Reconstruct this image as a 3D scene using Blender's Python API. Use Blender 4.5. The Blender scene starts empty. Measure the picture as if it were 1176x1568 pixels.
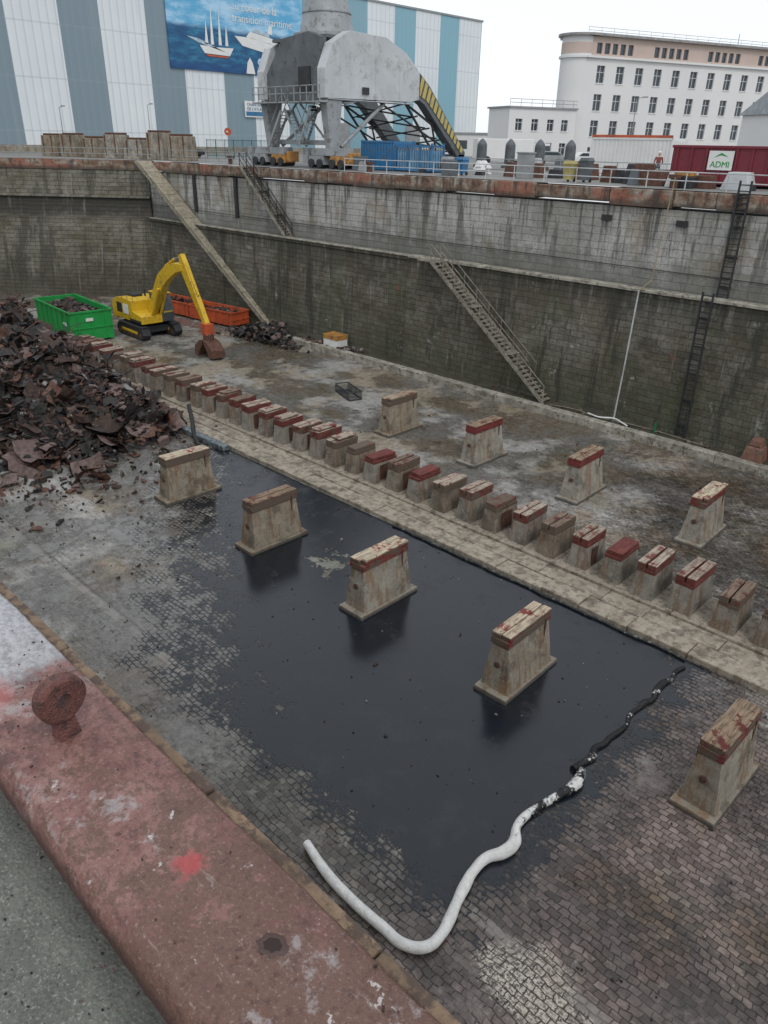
import bpy, math, random, bmesh
from mathutils import Matrix, Vector, noise as mnoise
random.seed(7)
R=random.random
def U(a,b): return a+(b-a)*random.random()
scene=bpy.context.scene
scene.view_settings.view_transform='Standard'
scene.view_settings.look='None'
scene.view_settings.exposure=0

class M:
    def __init__(s,name):
        s.m=bpy.data.materials.new(name); s.m.use_nodes=True
        s.nt=s.m.node_tree; s.nt.nodes.clear()
        s.out=s.nt.nodes.new('ShaderNodeOutputMaterial')
        s.tc=None
    def new(s,t): return s.nt.nodes.new(t)
    def set(s,sock,v):
        if isinstance(v,bpy.types.NodeSocket): s.nt.links.new(v,sock)
        elif v is not None:
            if sock.type=='RGBA' and len(v)==3: v=(v[0],v[1],v[2],1)
            sock.default_value=v
    def co(s):
        if not s.tc: s.tc=s.new('ShaderNodeTexCoord')
        return s.tc.outputs['Object']
    def xyz(s):
        n=s.new('ShaderNodeSeparateXYZ'); s.set(n.inputs[0],s.co()); return n.outputs
    def comb(s,x,y,z=0.0):
        n=s.new('ShaderNodeCombineXYZ'); s.set(n.inputs[0],x); s.set(n.inputs[1],y); s.set(n.inputs[2],z); return n.outputs[0]
    def vscale(s,v,sc):
        n=s.new('ShaderNodeVectorMath'); n.operation='MULTIPLY'; s.set(n.inputs[0],v); n.inputs[1].default_value=sc; return n.outputs[0]
    def vadd(s,v,w):
        n=s.new('ShaderNodeVectorMath'); n.operation='ADD'; s.set(n.inputs[0],v); s.set(n.inputs[1],w); return n.outputs[0]
    def noise(s,scale,detail=5,rough=.55,vec=None,dist=0,col=False):
        n=s.new('ShaderNodeTexNoise'); s.set(n.inputs['Vector'],vec if vec is not None else s.co())
        n.inputs['Scale'].default_value=scale; n.inputs['Detail'].default_value=min(detail,7)
        n.inputs['Roughness'].default_value=rough; n.inputs['Distortion'].default_value=dist
        return n.outputs['Color'] if col else n.outputs['Fac']
    def vor(s,scale,vec=None,feature='F1',out='Distance',rand=1):
        n=s.new('ShaderNodeTexVoronoi'); n.feature=feature
        s.set(n.inputs['Vector'],vec if vec is not None else s.co()); n.inputs['Scale'].default_value=scale
        n.inputs['Randomness'].default_value=rand
        return n.outputs[out]
    def math(s,op,a,b=None,c=None,clamp=False):
        n=s.new('ShaderNodeMath'); n.operation=op; n.use_clamp=clamp
        s.set(n.inputs[0],a)
        if b is not None: s.set(n.inputs[1],b)
        if c is not None: s.set(n.inputs[2],c)
        return n.outputs[0]
    def mul(s,a,b): return s.math('MULTIPLY',a,b)
    def mr(s,v,a,b,c=0.0,d=1.0,smooth=True):
        n=s.new('ShaderNodeMapRange'); n.clamp=True
        if smooth: n.interpolation_type='SMOOTHSTEP'
        s.set(n.inputs[0],v)
        for i,k in enumerate((a,b,c,d)): n.inputs[i+1].default_value=k
        return n.outputs[0]
    def mix(s,f,a,b,blend='MIX'):
        n=s.new('ShaderNodeMix'); n.data_type='RGBA'; n.blend_type=blend
        s.set(n.inputs[0],f); s.set(n.inputs[6],a); s.set(n.inputs[7],b); return n.outputs[2]
    def ramp(s,f,stops):
        n=s.new('ShaderNodeValToRGB'); s.set(n.inputs[0],f)
        e=n.color_ramp.elements
        while len(e)<len(stops): e.new(.5)
        for k,(p,c) in zip(e,stops):
            k.position=p; k.color=(c[0],c[1],c[2],1)
        return n.outputs[0]
    def brick(s,vec,w,h,c1,c2,mo,ms=.02,scale=1.0,off=.5):
        n=s.new('ShaderNodeTexBrick'); s.set(n.inputs['Vector'],vec)
        s.set(n.inputs['Color1'],c1); s.set(n.inputs['Color2'],c2); s.set(n.inputs['Mortar'],mo)
        n.inputs['Scale'].default_value=scale; n.inputs['Mortar Size'].default_value=ms
        n.inputs['Mortar Smooth'].default_value=.5
        n.inputs['Brick Width'].default_value=w; n.inputs['Row Height'].default_value=h; n.offset=off
        return n.outputs['Color'],n.outputs['Fac']
    def bump(s,h,st=.5,d=.02,nrm=None):
        n=s.new('ShaderNodeBump'); s.set(n.inputs['Height'],h); n.inputs['Strength'].default_value=st
        n.inputs['Distance'].default_value=d
        if nrm: s.set(n.inputs['Normal'],nrm)
        return n.outputs[0]
    def orand(s):
        n=s.new('ShaderNodeObjectInfo'); return n.outputs['Random']
    def bsdf(s,col,rough=.8,metal=0,nrm=None,spec=.5,final=True):
        n=s.new('ShaderNodeBsdfPrincipled'); s.set(n.inputs['Base Color'],col); s.set(n.inputs['Roughness'],rough)
        s.set(n.inputs['Metallic'],metal); s.set(n.inputs['Specular IOR Level'],spec)
        if nrm: s.set(n.inputs['Normal'],nrm)
        if final: s.nt.links.new(n.outputs[0],s.out.inputs[0])
        return n.outputs[0]

def simple(name,col,rough=.7,metal=0,var=.35,scale=2.0,dirt=None,dirtamt=.5,bump=.15):
    m=M(name); n=m.noise(scale,6,.6)
    a=tuple(c*(1-var) for c in col); b=tuple(min(1,c*(1+var*.6)) for c in col)
    c=m.ramp(n,[(.3,a),(.7,b)])
    if dirt:
        d=m.noise(scale*2.3,7,.7,vec=m.vadd(m.co(),(7,3,1)))
        c=m.mix(m.mr(d,.62-dirtamt*.25,.72-dirtamt*.2),c,dirt)
    nr=m.bump(m.noise(scale*8,5),bump,.02)
    m.bsdf(c,rough,metal,nr); return m.m

class B:
    def __init__(s): s.v=[];s.f=[];s.mi=[]
    def add(s,vs,fs,m=0):
        o=len(s.v); s.v+= [tuple(v) for v in vs]
        for f in fs: s.f.append([i+o for i in f]); s.mi.append(m)
    def hexa(s,bot,top,m=0):
        s.add(list(bot)+list(top),[(3,2,1,0),(4,5,6,7),(0,1,5,4),(1,2,6,5),(2,3,7,6),(3,0,4,7)],m)
    def box(s,x0,x1,y0,y1,z0,z1,m=0):
        if x0>x1:x0,x1=x1,x0
        if y0>y1:y0,y1=y1,y0
        s.hexa([(x0,y0,z0),(x1,y0,z0),(x1,y1,z0),(x0,y1,z0)],[(x0,y0,z1),(x1,y0,z1),(x1,y1,z1),(x0,y1,z1)],m)
    def frus(s,cx,cy,wx,wy,tx,ty,z0,z1,m=0,ox=0,oy=0):
        s.hexa([(cx-wx/2,cy-wy/2,z0),(cx+wx/2,cy-wy/2,z0),(cx+wx/2,cy+wy/2,z0),(cx-wx/2,cy+wy/2,z0)],
               [(cx+ox-tx/2,cy+oy-ty/2,z1),(cx+ox+tx/2,cy+oy-ty/2,z1),(cx+ox+tx/2,cy+oy+ty/2,z1),(cx+ox-tx/2,cy+oy+ty/2,z1)],m)
    def tube(s,p0,p1,r0,r1=None,n=8,m=0):
        if r1 is None:r1=r0
        p0=Vector(p0);p1=Vector(p1);d=(p1-p0)
        if d.length<1e-6:return
        d.normalize(); a=d.orthogonal().normalized(); b=d.cross(a)
        vs=[]
        for p,r in((p0,r0),(p1,r1)):
            for i in range(n):
                t=2*math.pi*(i+.5)/n; vs.append(p+a*math.cos(t)*r+b*math.sin(t)*r)
        fs=[(i,(i+1)%n,n+(i+1)%n,n+i) for i in range(n)]+[tuple(range(n))[::-1],tuple(range(n,2*n))]
        s.add(vs,fs,m)
    def beam(s,p0,p1,w,h,m=0):
        p0=Vector(p0);p1=Vector(p1);d=(p1-p0).normalized()
        up=Vector((0,0,1))
        if abs(d.z)>.95: up=Vector((0,1,0))
        a=d.cross(up).normalized()*w/2; b=a.cross(d).normalized()*h/2
        s.hexa([p0-a-b,p0+a-b,p0+a+b,p0-a+b],[p1-a-b,p1+a-b,p1+a+b,p1-a+b],m)
    def extr(s,pts,axis,a,b,m=0):
        n=len(pts)
        def mk(p,t):
            return {'x':(t,p[0],p[1]),'y':(p[0],t,p[1]),'z':(p[0],p[1],t)}[axis]
        vs=[mk(p,a) for p in pts]+[mk(p,b) for p in pts]
        fs=[tuple(range(n))[::-1],tuple(range(n,2*n))]+[(i,(i+1)%n,n+(i+1)%n,n+i) for i in range(n)]
        s.add(vs,fs,m)
    def build(s,name,mats,loc=(0,0,0),rot=0,parent=None,bevel=0,smooth=False):
        me=bpy.data.meshes.new(name); me.from_pydata(s.v,[],s.f)
        for m in mats: me.materials.append(m)
        for p,i in zip(me.polygons,s.mi): p.material_index=i; p.use_smooth=smooth
        bm=bmesh.new(); bm.from_mesh(me); bmesh.ops.recalc_face_normals(bm,faces=bm.faces); bm.to_mesh(me); bm.free()
        return place(me,name,loc,rot,parent,bevel)
def place(me,name,loc=(0,0,0),rot=0,parent=None,bevel=0):
    o=bpy.data.objects.new(name,me); scene.collection.objects.link(o)
    o.location=loc; o.rotation_euler=(0,0,rot)
    if parent: o.parent=parent
    if bevel:
        b=o.modifiers.new('bev','BEVEL'); b.width=bevel; b.segments=2; b.limit_method='ANGLE'
    return o
def empty(name,loc=(0,0,0),rot=0):
    e=bpy.data.objects.new(name,None); scene.collection.objects.link(e); e.location=loc; e.rotation_euler=(0,0,rot); return e

Q=13.0
# ---------------- camera
th=math.radians(26.2); ph=math.radians(44.0); ro=math.radians(1.1)
h=Vector((-math.sin(ph),math.cos(ph),0)); r=Vector((math.cos(ph),math.sin(ph),0)); z=Vector((0,0,1))
fwd=h*math.cos(th)-z*math.sin(th); up=h*math.sin(th)+z*math.cos(th)
ci=r*math.cos(ro)+up*math.sin(ro); cj=-r*math.sin(ro)+up*math.cos(ro)
mt=Matrix.Identity(4)
for k in range(3):
    mt[k][0]=ci[k]; mt[k][1]=cj[k]; mt[k][2]=-fwd[k]
mt[2][3]=15.0
cam=bpy.data.cameras.new('camera'); co=bpy.data.objects.new('camera',cam); scene.collection.objects.link(co)
co.matrix_world=mt; cam.sensor_fit='VERTICAL'; cam.sensor_height=36; cam.lens=26.4; cam.clip_end=5000; cam.clip_start=.05
scene.camera=co

# ---------------- world / sun
w=bpy.data.worlds.new("World"); scene.world=w; w.use_nodes=True
nt=w.node_tree; nt.nodes.clear()
sk=nt.nodes.new('ShaderNodeTexSky'); sk.sky_type='NISHITA'; sk.sun_disc=False
SE=math.radians(48); SA=math.radians(120)
sk.sun_elevation=SE; sk.sun_rotation=SA; sk.air_density=1.0; sk.dust_density=1.0; sk.ozone_density=1
hs=nt.nodes.new('ShaderNodeHueSaturation'); hs.inputs['Saturation'].default_value=.35
mx=nt.nodes.new('ShaderNodeMix'); mx.data_type='RGBA'; mx.inputs[0].default_value=.72; mx.inputs[7].default_value=(7.5,7.9,8.4,1)
bg=nt.nodes.new('ShaderNodeBackground'); bg.inputs[1].default_value=.142
wo=nt.nodes.new('ShaderNodeOutputWorld')
nt.links.new(sk.outputs[0],hs.inputs['Color']); nt.links.new(hs.outputs[0],mx.inputs[6]); nt.links.new(mx.outputs[2],bg.inputs[0]); nt.links.new(bg.outputs[0],wo.inputs[0])
sl=bpy.data.lights.new('sun','SUN'); sl.energy=.8; sl.angle=math.radians(14); sl.color=(1,.97,.92)
so=bpy.data.objects.new('sun',sl); scene.collection.objects.link(so)
sd=Vector((math.sin(SA)*math.cos(SE),math.cos(SA)*math.cos(SE),math.sin(SE)))
so.rotation_euler=sd.to_track_quat('Z','Y').to_euler()

# ---------------- materials
def setts(m,ms=.015):
    wob=m.noise(.8,4,.55,col=True)
    v=m.vadd(m.co(),m.vscale(wob,(.4,.4,0)))
    v=m.vadd(v,m.vscale(m.noise(7,2,.5,col=True),(.06,.06,0)))
    return v,m.brick(v,.25,.172,(.32,.30,.28),(.13,.12,.112),(.08,.072,.063),ms=ms)
def mat_floor():
    m=M('dock_floor'); X,Y,Z=m.xyz()
    sv,(bc,bf)=setts(m)
    mid=m.noise(.45,7,.68,vec=m.vadd(m.co(),(31,7,0))); fine=m.noise(3.2,7,.75); vf=m.noise(13,5,.75)
    bc=m.mix(.6,bc,m.mix(1.0,bc,m.ramp(m.noise(4.5,3,.6),[(.35,(.42,.38,.36)),(.65,(1.0,.98,.95))]),'MULTIPLY'))
    silt=m.ramp(m.math('ADD',m.mul(fine,.6),m.mul(vf,.4)),[(.36,(.13,.122,.11)),(.46,(.25,.24,.222)),(.56,(.37,.36,.335)),(.66,(.50,.49,.46))])
    side=m.mr(X,-24,-7,.12,-.07)
    sm=m.mr(m.math('ADD',m.math('ADD',m.mul(mid,.65),m.mul(fine,.35)),side),.45,.57)
    c=m.mix(m.mul(sm,.92),bc,silt)
    far=m.mr(Y,25,31)
    br=m.mr(m.math('ADD',m.noise(.2,7,.7,vec=m.vadd(m.co(),(3,50,0))),m.mul(far,.06)),.50,.62)
    c=m.mix(m.mul(br,.7),c,m.mix(1.0,c,(.82,.65,.45),'MULTIPLY'))
    rs=m.mr(m.noise(.33,7,.72,vec=m.vadd(m.co(),(43,5,0))),.59,.68)
    c=m.mix(m.mul(rs,.28),c,m.mix(1.0,c,(.85,.52,.33),'MULTIPLY'))
    pr=m.mul(m.mr(X,-9,-5),m.mr(Y,24,18))
    c=m.mix(m.mul(pr,.75),c,m.mix(1.0,c,(.88,.70,.66),'MULTIPLY'))
    gg=m.mr(m.noise(.27,7,.68,vec=m.vadd(m.co(),(73,15,0))),.52,.62)
    c=m.mix(m.mul(gg,.45),c,m.mix(1.0,c,(.62,.66,.50),'MULTIPLY'))
    sp=m.mr(m.noise(1.1,7,.78,vec=m.vadd(m.co(),(9,9,4))),.56,.64)
    c=m.mix(m.mul(sp,.6),c,(.052,.046,.04))
    ls=m.mr(m.noise(.7,7,.78,vec=m.vadd(m.co(),(19,2,4))),.59,.65)
    c=m.mix(m.mul(ls,.55),c,(.50,.48,.43))
    tr=m.mr(m.math('ABSOLUTE',m.math('ADD',m.math('ADD',m.math('SUBTRACT',Y,11.4),m.mul(X,.05)),m.mul(mid,1.5))),.9,.3)
    c=m.mix(m.mul(m.mul(tr,m.mr(fine,.4,.6,.1,.6)),m.mr(X,-17,-24)),c,(.44,.43,.40))
    px=m.mul(m.mr(X,-29,-19),m.mr(X,-4.0,-6.0)); py=m.mul(m.mr(Y,6.8,9),m.mr(Y,22,21))
    pool=m.mul(px,py)
    wn=m.noise(.17,7,.7,vec=m.vadd(m.co(),(13,21,0)))
    ws=m.math('ADD',m.math('ADD',m.mul(wn,.65),m.mul(mid,.25)),m.math('ADD',m.mul(pool,.09),m.mul(fine,.10)))
    wet=m.mr(ws,.455,.51)
    c=m.mix(m.mul(wet,.78),c,m.mix(1.0,c,(.35,.335,.325),'MULTIPLY'))
    pud=m.mr(ws,.50,.535)
    ix=m.math('ADD',X,19.4); iy=m.math('SUBTRACT',Y,17.1)
    isl=m.math('ADD',m.math('SQRT',m.math('ADD',m.mul(ix,ix),m.mul(iy,iy))),m.mul(mid,3.0))
    c=m.mix(m.mul(m.mr(isl,2.9,2.2),.5),c,(.27,.28,.23))
    dx=m.math('ADD',X,4.2); dy=m.math('SUBTRACT',Y,8.8)
    dd=m.math('ADD',m.math('SQRT',m.math('ADD',m.mul(dx,m.mul(dx,.5)),m.mul(dy,dy))),m.mul(m.noise(1.6,7,.75),2.4))
    c=m.mix(m.mul(m.mr(dd,2.2,1.6),m.mr(vf,.44,.54)),c,m.mix(bf,(.50,.45,.38),(.06,.05,.04)))
    dl=m.math('ABSOLUTE',m.math('SUBTRACT',Y,9.25)); k=m.mr(dl,.16,.10)
    c=m.mix(m.mul(k,m.mr(mid,.42,.58,.05,.6)),c,(.26,.24,.21))
    dl2=m.mr(m.math('ABSOLUTE',m.math('SUBTRACT',Y,9.48)),.05,.02); c=m.mix(m.mul(dl2,.5),c,(.04,.037,.03))
    dl3=m.mul(m.mr(m.math('ABSOLUTE',m.math('ADD',X,6.1)),.06,.03),m.mr(Y,21,20)); c=m.mix(m.mul(dl3,.6),c,(.05,.045,.04))
    rg=m.mix(wet,m.mix(fine,(.9,)*3,(.45,)*3),(.26,)*3); rg=m.mix(pud,rg,(.07,)*3)
    hgt=m.math('SUBTRACT',m.math('ADD',m.mul(fine,.5),m.mul(vf,.35)),m.mul(bf,m.math('SUBTRACT',1.0,m.mul(sm,.8))))
    hgt=m.mul(hgt,m.mr(pud,0,1,1,.08))
    m.bsdf(c,rg,0,m.bump(hgt,.85,.024)); return m.m
def mat_pool():
    m=M('oily_water'); X,Y,Z=m.xyz()
    d1=m.mul(m.math('SUBTRACT',-5.95,X),1.3)
    d2=m.mul(m.math('SUBTRACT',Y,8.8),1.5)
    d3=m.math('ADD',m.mul(m.math('ADD',X,17.6),.24),m.mul(m.math('SUBTRACT',Y,9.2),.34))
    d4=m.math('ADD',m.mul(m.math('SUBTRACT',21.9,Y),1.2),0)
    d=m.math('MINIMUM',m.math('MINIMUM',d1,d2),m.math('MINIMUM',d3,d4))
    d=m.math('MINIMUM',d,2.4)
    n1=m.mul(m.math('SUBTRACT',m.noise(.9,5,.65),.5),5.0)
    n2=m.mul(m.math('SUBTRACT',m.noise(3.0,7,.78),.5),5.0)
    sv,(bc,bf)=setts(m,.022)
    s=m.math('ADD',m.math('ADD',d,n1),n2); s=m.math('ADD',s,m.mul(bf,.8))
    ix=m.math('ADD',X,19.4); iy=m.math('SUBTRACT',Y,17.1)
    isl=m.math('ADD',m.math('SQRT',m.math('ADD',m.mul(ix,ix),m.mul(iy,iy))),m.mul(m.math('SUBTRACT',m.noise(.9,6,.75,vec=m.vadd(m.co(),(3,3,0))),.5),6.0))
    s=m.math('SUBTRACT',s,m.mul(m.mr(isl,1.3,.2),2.9))
    mask=m.mul(m.mr(s,-.1,.7),m.mr(X,-4.65,-5.2))
    film=m.mr(m.noise(.9,7,.75,vec=m.vadd(m.co(),(4,4,0))),.50,.66)
    col=m.mix(film,(.007,.0105,.016),(.015,.0175,.021))
    g=m.bsdf(col,m.mix(film,(.20,)*3,(.34,)*3),0,m.bump(m.noise(1.8,5,.6),.12,.02),final=False)
    t=m.new('ShaderNodeBsdfTransparent'); x=m.new('ShaderNodeMixShader')
    m.set(x.inputs[0],mask); m.nt.links.new(t.outputs[0],x.inputs[1]); m.nt.links.new(g,x.inputs[2])
    m.nt.links.new(x.outputs[0],m.out.inputs[0]); return m.m
def mat_wall(kind):
    m=M('masonry_'+kind); X,Y,Z=m.xyz(); v0=m.comb(X,Z,0.0)
    v=m.vadd(v0,m.vscale(m.noise(.9,3,.5,vec=v0,col=True),(.2,.14,0)))
    big=m.noise(.12,7,.7,vec=v0); mid=m.noise(.9,7,.76,vec=v0); fine=m.noise(6,6,.75,vec=v0); b2=m.noise(.3,7,.72,vec=m.vadd(v0,(40,12,0)))
    st=m.noise(1.0,7,.72,vec=m.comb(m.mul(X,.9),m.mul(Z,.09),0.0))
    st2=m.noise(1.0,7,.72,vec=m.comb(m.math('ADD',m.mul(X,2.6),50.0),m.mul(Z,.14),0.0))
    if kind=='lower':
        bc,bf=m.brick(v,.85,.36,(.215,.20,.165),(.12,.112,.092),(.085,.08,.064),ms=.018)
        c=m.mix(m.mr(big,.42,.56),bc,m.mix(1.0,bc,(.50,.48,.41),'MULTIPLY'))
        c=m.mix(m.mul(m.mr(mid,.46,.60),.55),c,(.24,.225,.185))
        c=m.mix(m.mul(m.mr(fine,.50,.60),.5),c,(.045,.042,.034))
        c=m.mix(m.mul(m.mr(b2,.50,.58),.55),c,(.10,.08,.05))
        gz=m.mul(m.mr(Z,5.5,.3),m.mr(mid,.34,.54))
        c=m.mix(m.mul(gz,.6),c,(.05,.058,.028))
        gm=m.mr(m.noise(.25,7,.7,vec=m.vadd(v0,(4,79,0))),.52,.60); c=m.mix(m.mul(gm,.4),c,(.07,.085,.04))
        c=m.mix(m.mul(m.mr(st2,.57,.66),.5),c,(.30,.29,.25))
        c=m.mix(m.mul(m.mr(m.noise(.5,7,.7,vec=m.vadd(v0,(4,9,0))),.64,.69),.65),c,(.24,.08,.05))
        c=m.mix(m.mul(m.mr(m.noise(.6,7,.75,vec=m.vadd(v0,(24,9,0))),.61,.67),.65),c,(.42,.42,.39))
        c=m.mix(m.mul(m.mr(st,.47,.39),.8),c,(.036,.035,.027))
        c=m.mix(m.mul(m.mul(m.mr(Z,5.8,7.6),m.mr(st2,.42,.52)),.75),c,(.035,.035,.026))
    elif kind=='upper':
        bc,bf=m.brick(v,1.2,.42,(.42,.41,.38),(.36,.35,.325),(.28,.27,.245),ms=.018)
        c=m.mix(m.mul(m.mr(mid,.4,.60),.75),bc,(.52,.515,.49))
        c=m.mix(m.mul(m.mr(big,.44,.58),.65),c,(.23,.22,.185))
        zf=m.mr(Z,7.6,11.8,.3,1.0)
        c=m.mix(m.mul(m.mr(st,.51,.585),m.mul(zf,.9)),c,(.075,.07,.056))
        c=m.mix(m.mul(m.mr(st2,.54,.61),m.mul(zf,.7)),c,(.05,.048,.038))
        c=m.mix(m.mul(m.mr(fine,.52,.62),.45),c,(.13,.125,.11))
        c=m.mix(m.mul(m.mr(b2,.54,.62),.45),c,(.24,.18,.11))
        c=m.mix(m.mul(m.mr(m.math('ADD',Z,m.mul(m.math('SUBTRACT',mid,.5),4.0)),9.8,8.2),.65),c,(.13,.13,.105))
    else:
        bc,bf=m.brick(v,.9,.38,(.25,.235,.19),(.16,.15,.12),(.11,.104,.085),ms=.02)
        c=m.mix(m.mr(big,.42,.56),bc,m.mix(1.0,bc,(.58,.55,.44),'MULTIPLY'))
        c=m.mix(m.mul(m.mr(mid,.46,.60),.5),c,(.28,.265,.22))
        c=m.mix(m.mul(m.mr(fine,.50,.60),.45),c,(.05,.046,.036))
        band=m.mul(m.mr(Z,9.7,9.4),m.mr(m.math('ADD',Z,m.mul(m.math('SUBTRACT',mid,.5),3.0)),7.0,8.6))
        c=m.mix(m.mul(band,.9),c,(.04,.038,.032))
        c=m.mix(m.mul(m.mr(m.math('ADD',Z,m.mul(m.math('SUBTRACT',mid,.5),4.0)),5.0,1.5),.6),c,(.05,.046,.032))
        c=m.mix(m.mul(m.mr(st,.50,.58),.75),c,(.055,.052,.04))
        c=m.mix(m.mul(m.mr(st2,.56,.66),.4),c,(.34,.33,.29))
    hh=m.math('SUBTRACT',m.math('ADD',m.mul(mid,1.0),m.mul(fine,.6)),m.mul(bf,.7))
    m.bsdf(c,m.mr(mid,.3,.7,.6,.95),0,m.bump(hh,1.0,.07)); return m.m
def mat_rustband():
    m=M('rusty_coping'); X,Y,Z=m.xyz(); v=m.comb(m.mul(X,.8),m.mul(Z,1.0),0.0)
    n=m.noise(1.2,7,.76,vec=v); st=m.noise(1.6,7,.65,vec=m.comb(X,m.mul(Z,.2),0.0))
    c=m.ramp(n,[(.36,(.07,.045,.035)),(.45,(.18,.10,.065)),(.53,(.25,.19,.14)),(.63,(.38,.35,.30))])
    c=m.mix(m.mul(m.mr(m.noise(.35,7,.72,vec=v),.53,.58),.6),c,(.34,.11,.07))
    c=m.mix(m.mul(m.mr(Z,12.5,12.2),.7),c,(.06,.05,.04))
    c=m.mix(m.mul(m.mr(st,.50,.58),.75),c,(.05,.042,.035))
    m.bsdf(c,.75,0,m.bump(n,.8,.1)); return m.m
def mat_concrete(name,a,b,stain=(.2,.1,.05),amt=.5,wetlow=False):
    m=M(name); rnd=m.orand()
    off=m.comb(m.mul(rnd,37.0),m.mul(rnd,91.0),m.mul(rnd,13.0))
    v=m.vadd(m.co(),off); X,Y,Z=m.xyz()
    n=m.noise(1.8,7,.74,vec=v); f=m.noise(14,6,.75,vec=v)
    c=m.ramp(n,[(.34,a),(.64,b)])
    st=m.noise(2.4,7,.68,vec=m.vscale(v,(1.5,1.5,.25)))
    c=m.mix(m.mul(m.mr(st,.50,.58),amt),c,stain)
    c=m.mix(m.mul(m.mr(m.noise(1.1,7,.7,vec=m.vadd(v,(5,5,5))),.52,.60),.6),c,(.095,.09,.075))
    c=m.mix(m.mul(m.mr(rnd,.3,1.0),.6),c,m.mix(1.0,c,(.72,.60,.45),'MULTIPLY'))
    c=m.mix(m.mr(f,.56,.68,0,.5),c,(.52,.50,.46))
    c=m.mix(m.mr(f,.44,.32,0,.5),c,(.07,.065,.055))
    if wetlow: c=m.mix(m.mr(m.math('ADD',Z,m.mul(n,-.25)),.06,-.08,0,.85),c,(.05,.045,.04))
    m.bsdf(c,.8,0,m.bump(m.math('ADD',m.mul(n,2.0),f),.7,.03)); return m.m
def mat_cap(name,red,wood,redz):
    m=M(name); rnd=m.orand(); X,Y,Z=m.xyz()
    v=m.vadd(m.co(),m.comb(m.mul(rnd,57.0),m.mul(rnd,17.0),0.0))
    g=m.noise(3,7,.75,vec=m.vscale(v,(6,.6,4))); n=m.noise(2.2,7,.75,vec=v)
    c=m.mix(m.mr(g,.38,.62),red,tuple(k*.4 for k in red))
    thr=m.math('ADD',n,m.mul(m.math('SUBTRACT',rnd,.5),.35))
    c=m.mix(m.mr(thr,.48,.56),c,(.12,.09,.065))
    top=m.mr(Z,redz-.03,redz)
    wc=m.mix(m.mr(g,.42,.60),wood,tuple(k*.42 for k in wood))
    wc=m.mix(m.mr(n,.52,.58),wc,tuple(k*.85 for k in red))
    r2=m.math('FRACT',m.mul(rnd,7.3))
    wc=m.mix(m.mr(r2,.3,.85),wc,m.mix(1.0,wc,(.5,.42,.38),'MULTIPLY'))
    c=m.mix(top,c,wc)
    m.bsdf(c,.75,0,m.bump(g,.7,.03)); return m.m
def mat_debris(name,a,b,rough=.7):
    m=M(name); n=m.noise(3.3,7,.75); c=m.ramp(n,[(.35,a),(.65,b)])
    m.bsdf(c,rough,0,m.bump(m.noise(9,6,.75),1.0,.06)); return m.m
def mat_redcoping():
    m=M('faded_red_steel'); X,Y,Z=m.xyz()
    n=m.noise(2.2,7,.76); f=m.noise(30,7,.78); b=m.noise(6.5,7,.78,vec=m.vadd(m.co(),(3,8,1))); g=m.noise(75,6,.75)
    c=m.ramp(m.math('ADD',m.mul(n,.5),m.mul(b,.5)),[(.40,(.105,.048,.043)),(.46,(.20,.09,.076)),(.53,(.285,.145,.125)),(.62,(.17,.085,.07))])
    rx=m.mr(m.math('ADD',m.math('ADD',m.mul(b,.7),m.mul(f,.3)),m.mr(X,-2.6,-.6,-.09,.13,False)),.47,.54)
    c=m.mix(m.mul(rx,.85),c,m.ramp(f,[(.38,(.06,.028,.020)),(.62,(.21,.11,.075))]))
    c=m.mix(m.mul(m.mr(f,.51,.60),.65),c,(.085,.042,.033))
    c=m.mix(m.mul(m.mr(g,.55,.66),.5),c,(.40,.30,.26))
    c=m.mix(m.mul(m.mr(g,.42,.32),.5),c,(.06,.03,.026))
    gx=m.mr(m.math('ADD',m.noise(3.1,7,.78,vec=m.vadd(m.co(),(1,18,1))),m.mr(X,-3.3,-2.2,.22,0,False)),.58,.66)
    c=m.mix(m.mul(gx,.6),c,(.40,.37,.36))
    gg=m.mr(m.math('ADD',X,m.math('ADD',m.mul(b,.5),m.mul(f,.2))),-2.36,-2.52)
    c=m.mix(m.mul(gg,.8),c,m.mix(m.mr(f,.42,.58),(.30,.31,.32),(.52,.53,.55)))  # bright grey far end: sky reflection on wet steel, painted into the colour
    sc=m.noise(4,7,.82,vec=m.vscale(m.vadd(m.co(),(2,2,2)),(.7,5,1)))
    c=m.mix(m.mul(m.mr(sc,.60,.66),.4),c,(.40,.32,.29))
    vd=m.vor(16,vec=m.vadd(m.co(),m.vscale(m.noise(26,6,.75,col=True),(.14,.14,0))))
    c=m.mix(m.mul(m.mr(vd,.19,.12),m.mr(n,.51,.56,0,.8)),c,(.58,.55,.52))
    dx=m.math('ADD',X,1.52); dy=m.math('SUBTRACT',Y,.745)
    dd=m.math('ADD',m.math('SQRT',m.math('ADD',m.mul(dx,dx),m.mul(dy,dy))),m.mul(m.math('ADD',b,f),.14))
    c=m.mix(m.mul(m.mr(dd,.20,.15),.7),c,(.46,.055,.06))
    dxx=m.math('ADD',X,2.75); d2=m.math('ADD',m.math('SQRT',m.math('ADD',m.mul(dxx,dxx),m.mul(m.math('SUBTRACT',Y,.52),m.math('SUBTRACT',Y,.52)))),m.mul(b,.3))
    c=m.mix(m.mul(m.mr(d2,.34,.25),.6),c,(.42,.10,.09))
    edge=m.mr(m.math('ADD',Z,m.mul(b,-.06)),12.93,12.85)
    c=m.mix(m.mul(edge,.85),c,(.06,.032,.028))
    wetc=m.mr(n,.45,.58)
    m.bsdf(c,m.mix(wetc,(.5,)*3,(.22,)*3),0,m.bump(m.math('ADD',m.math('ADD',b,m.mul(f,.6)),m.mul(g,.25)),.8,.010)); return m.m
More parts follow.
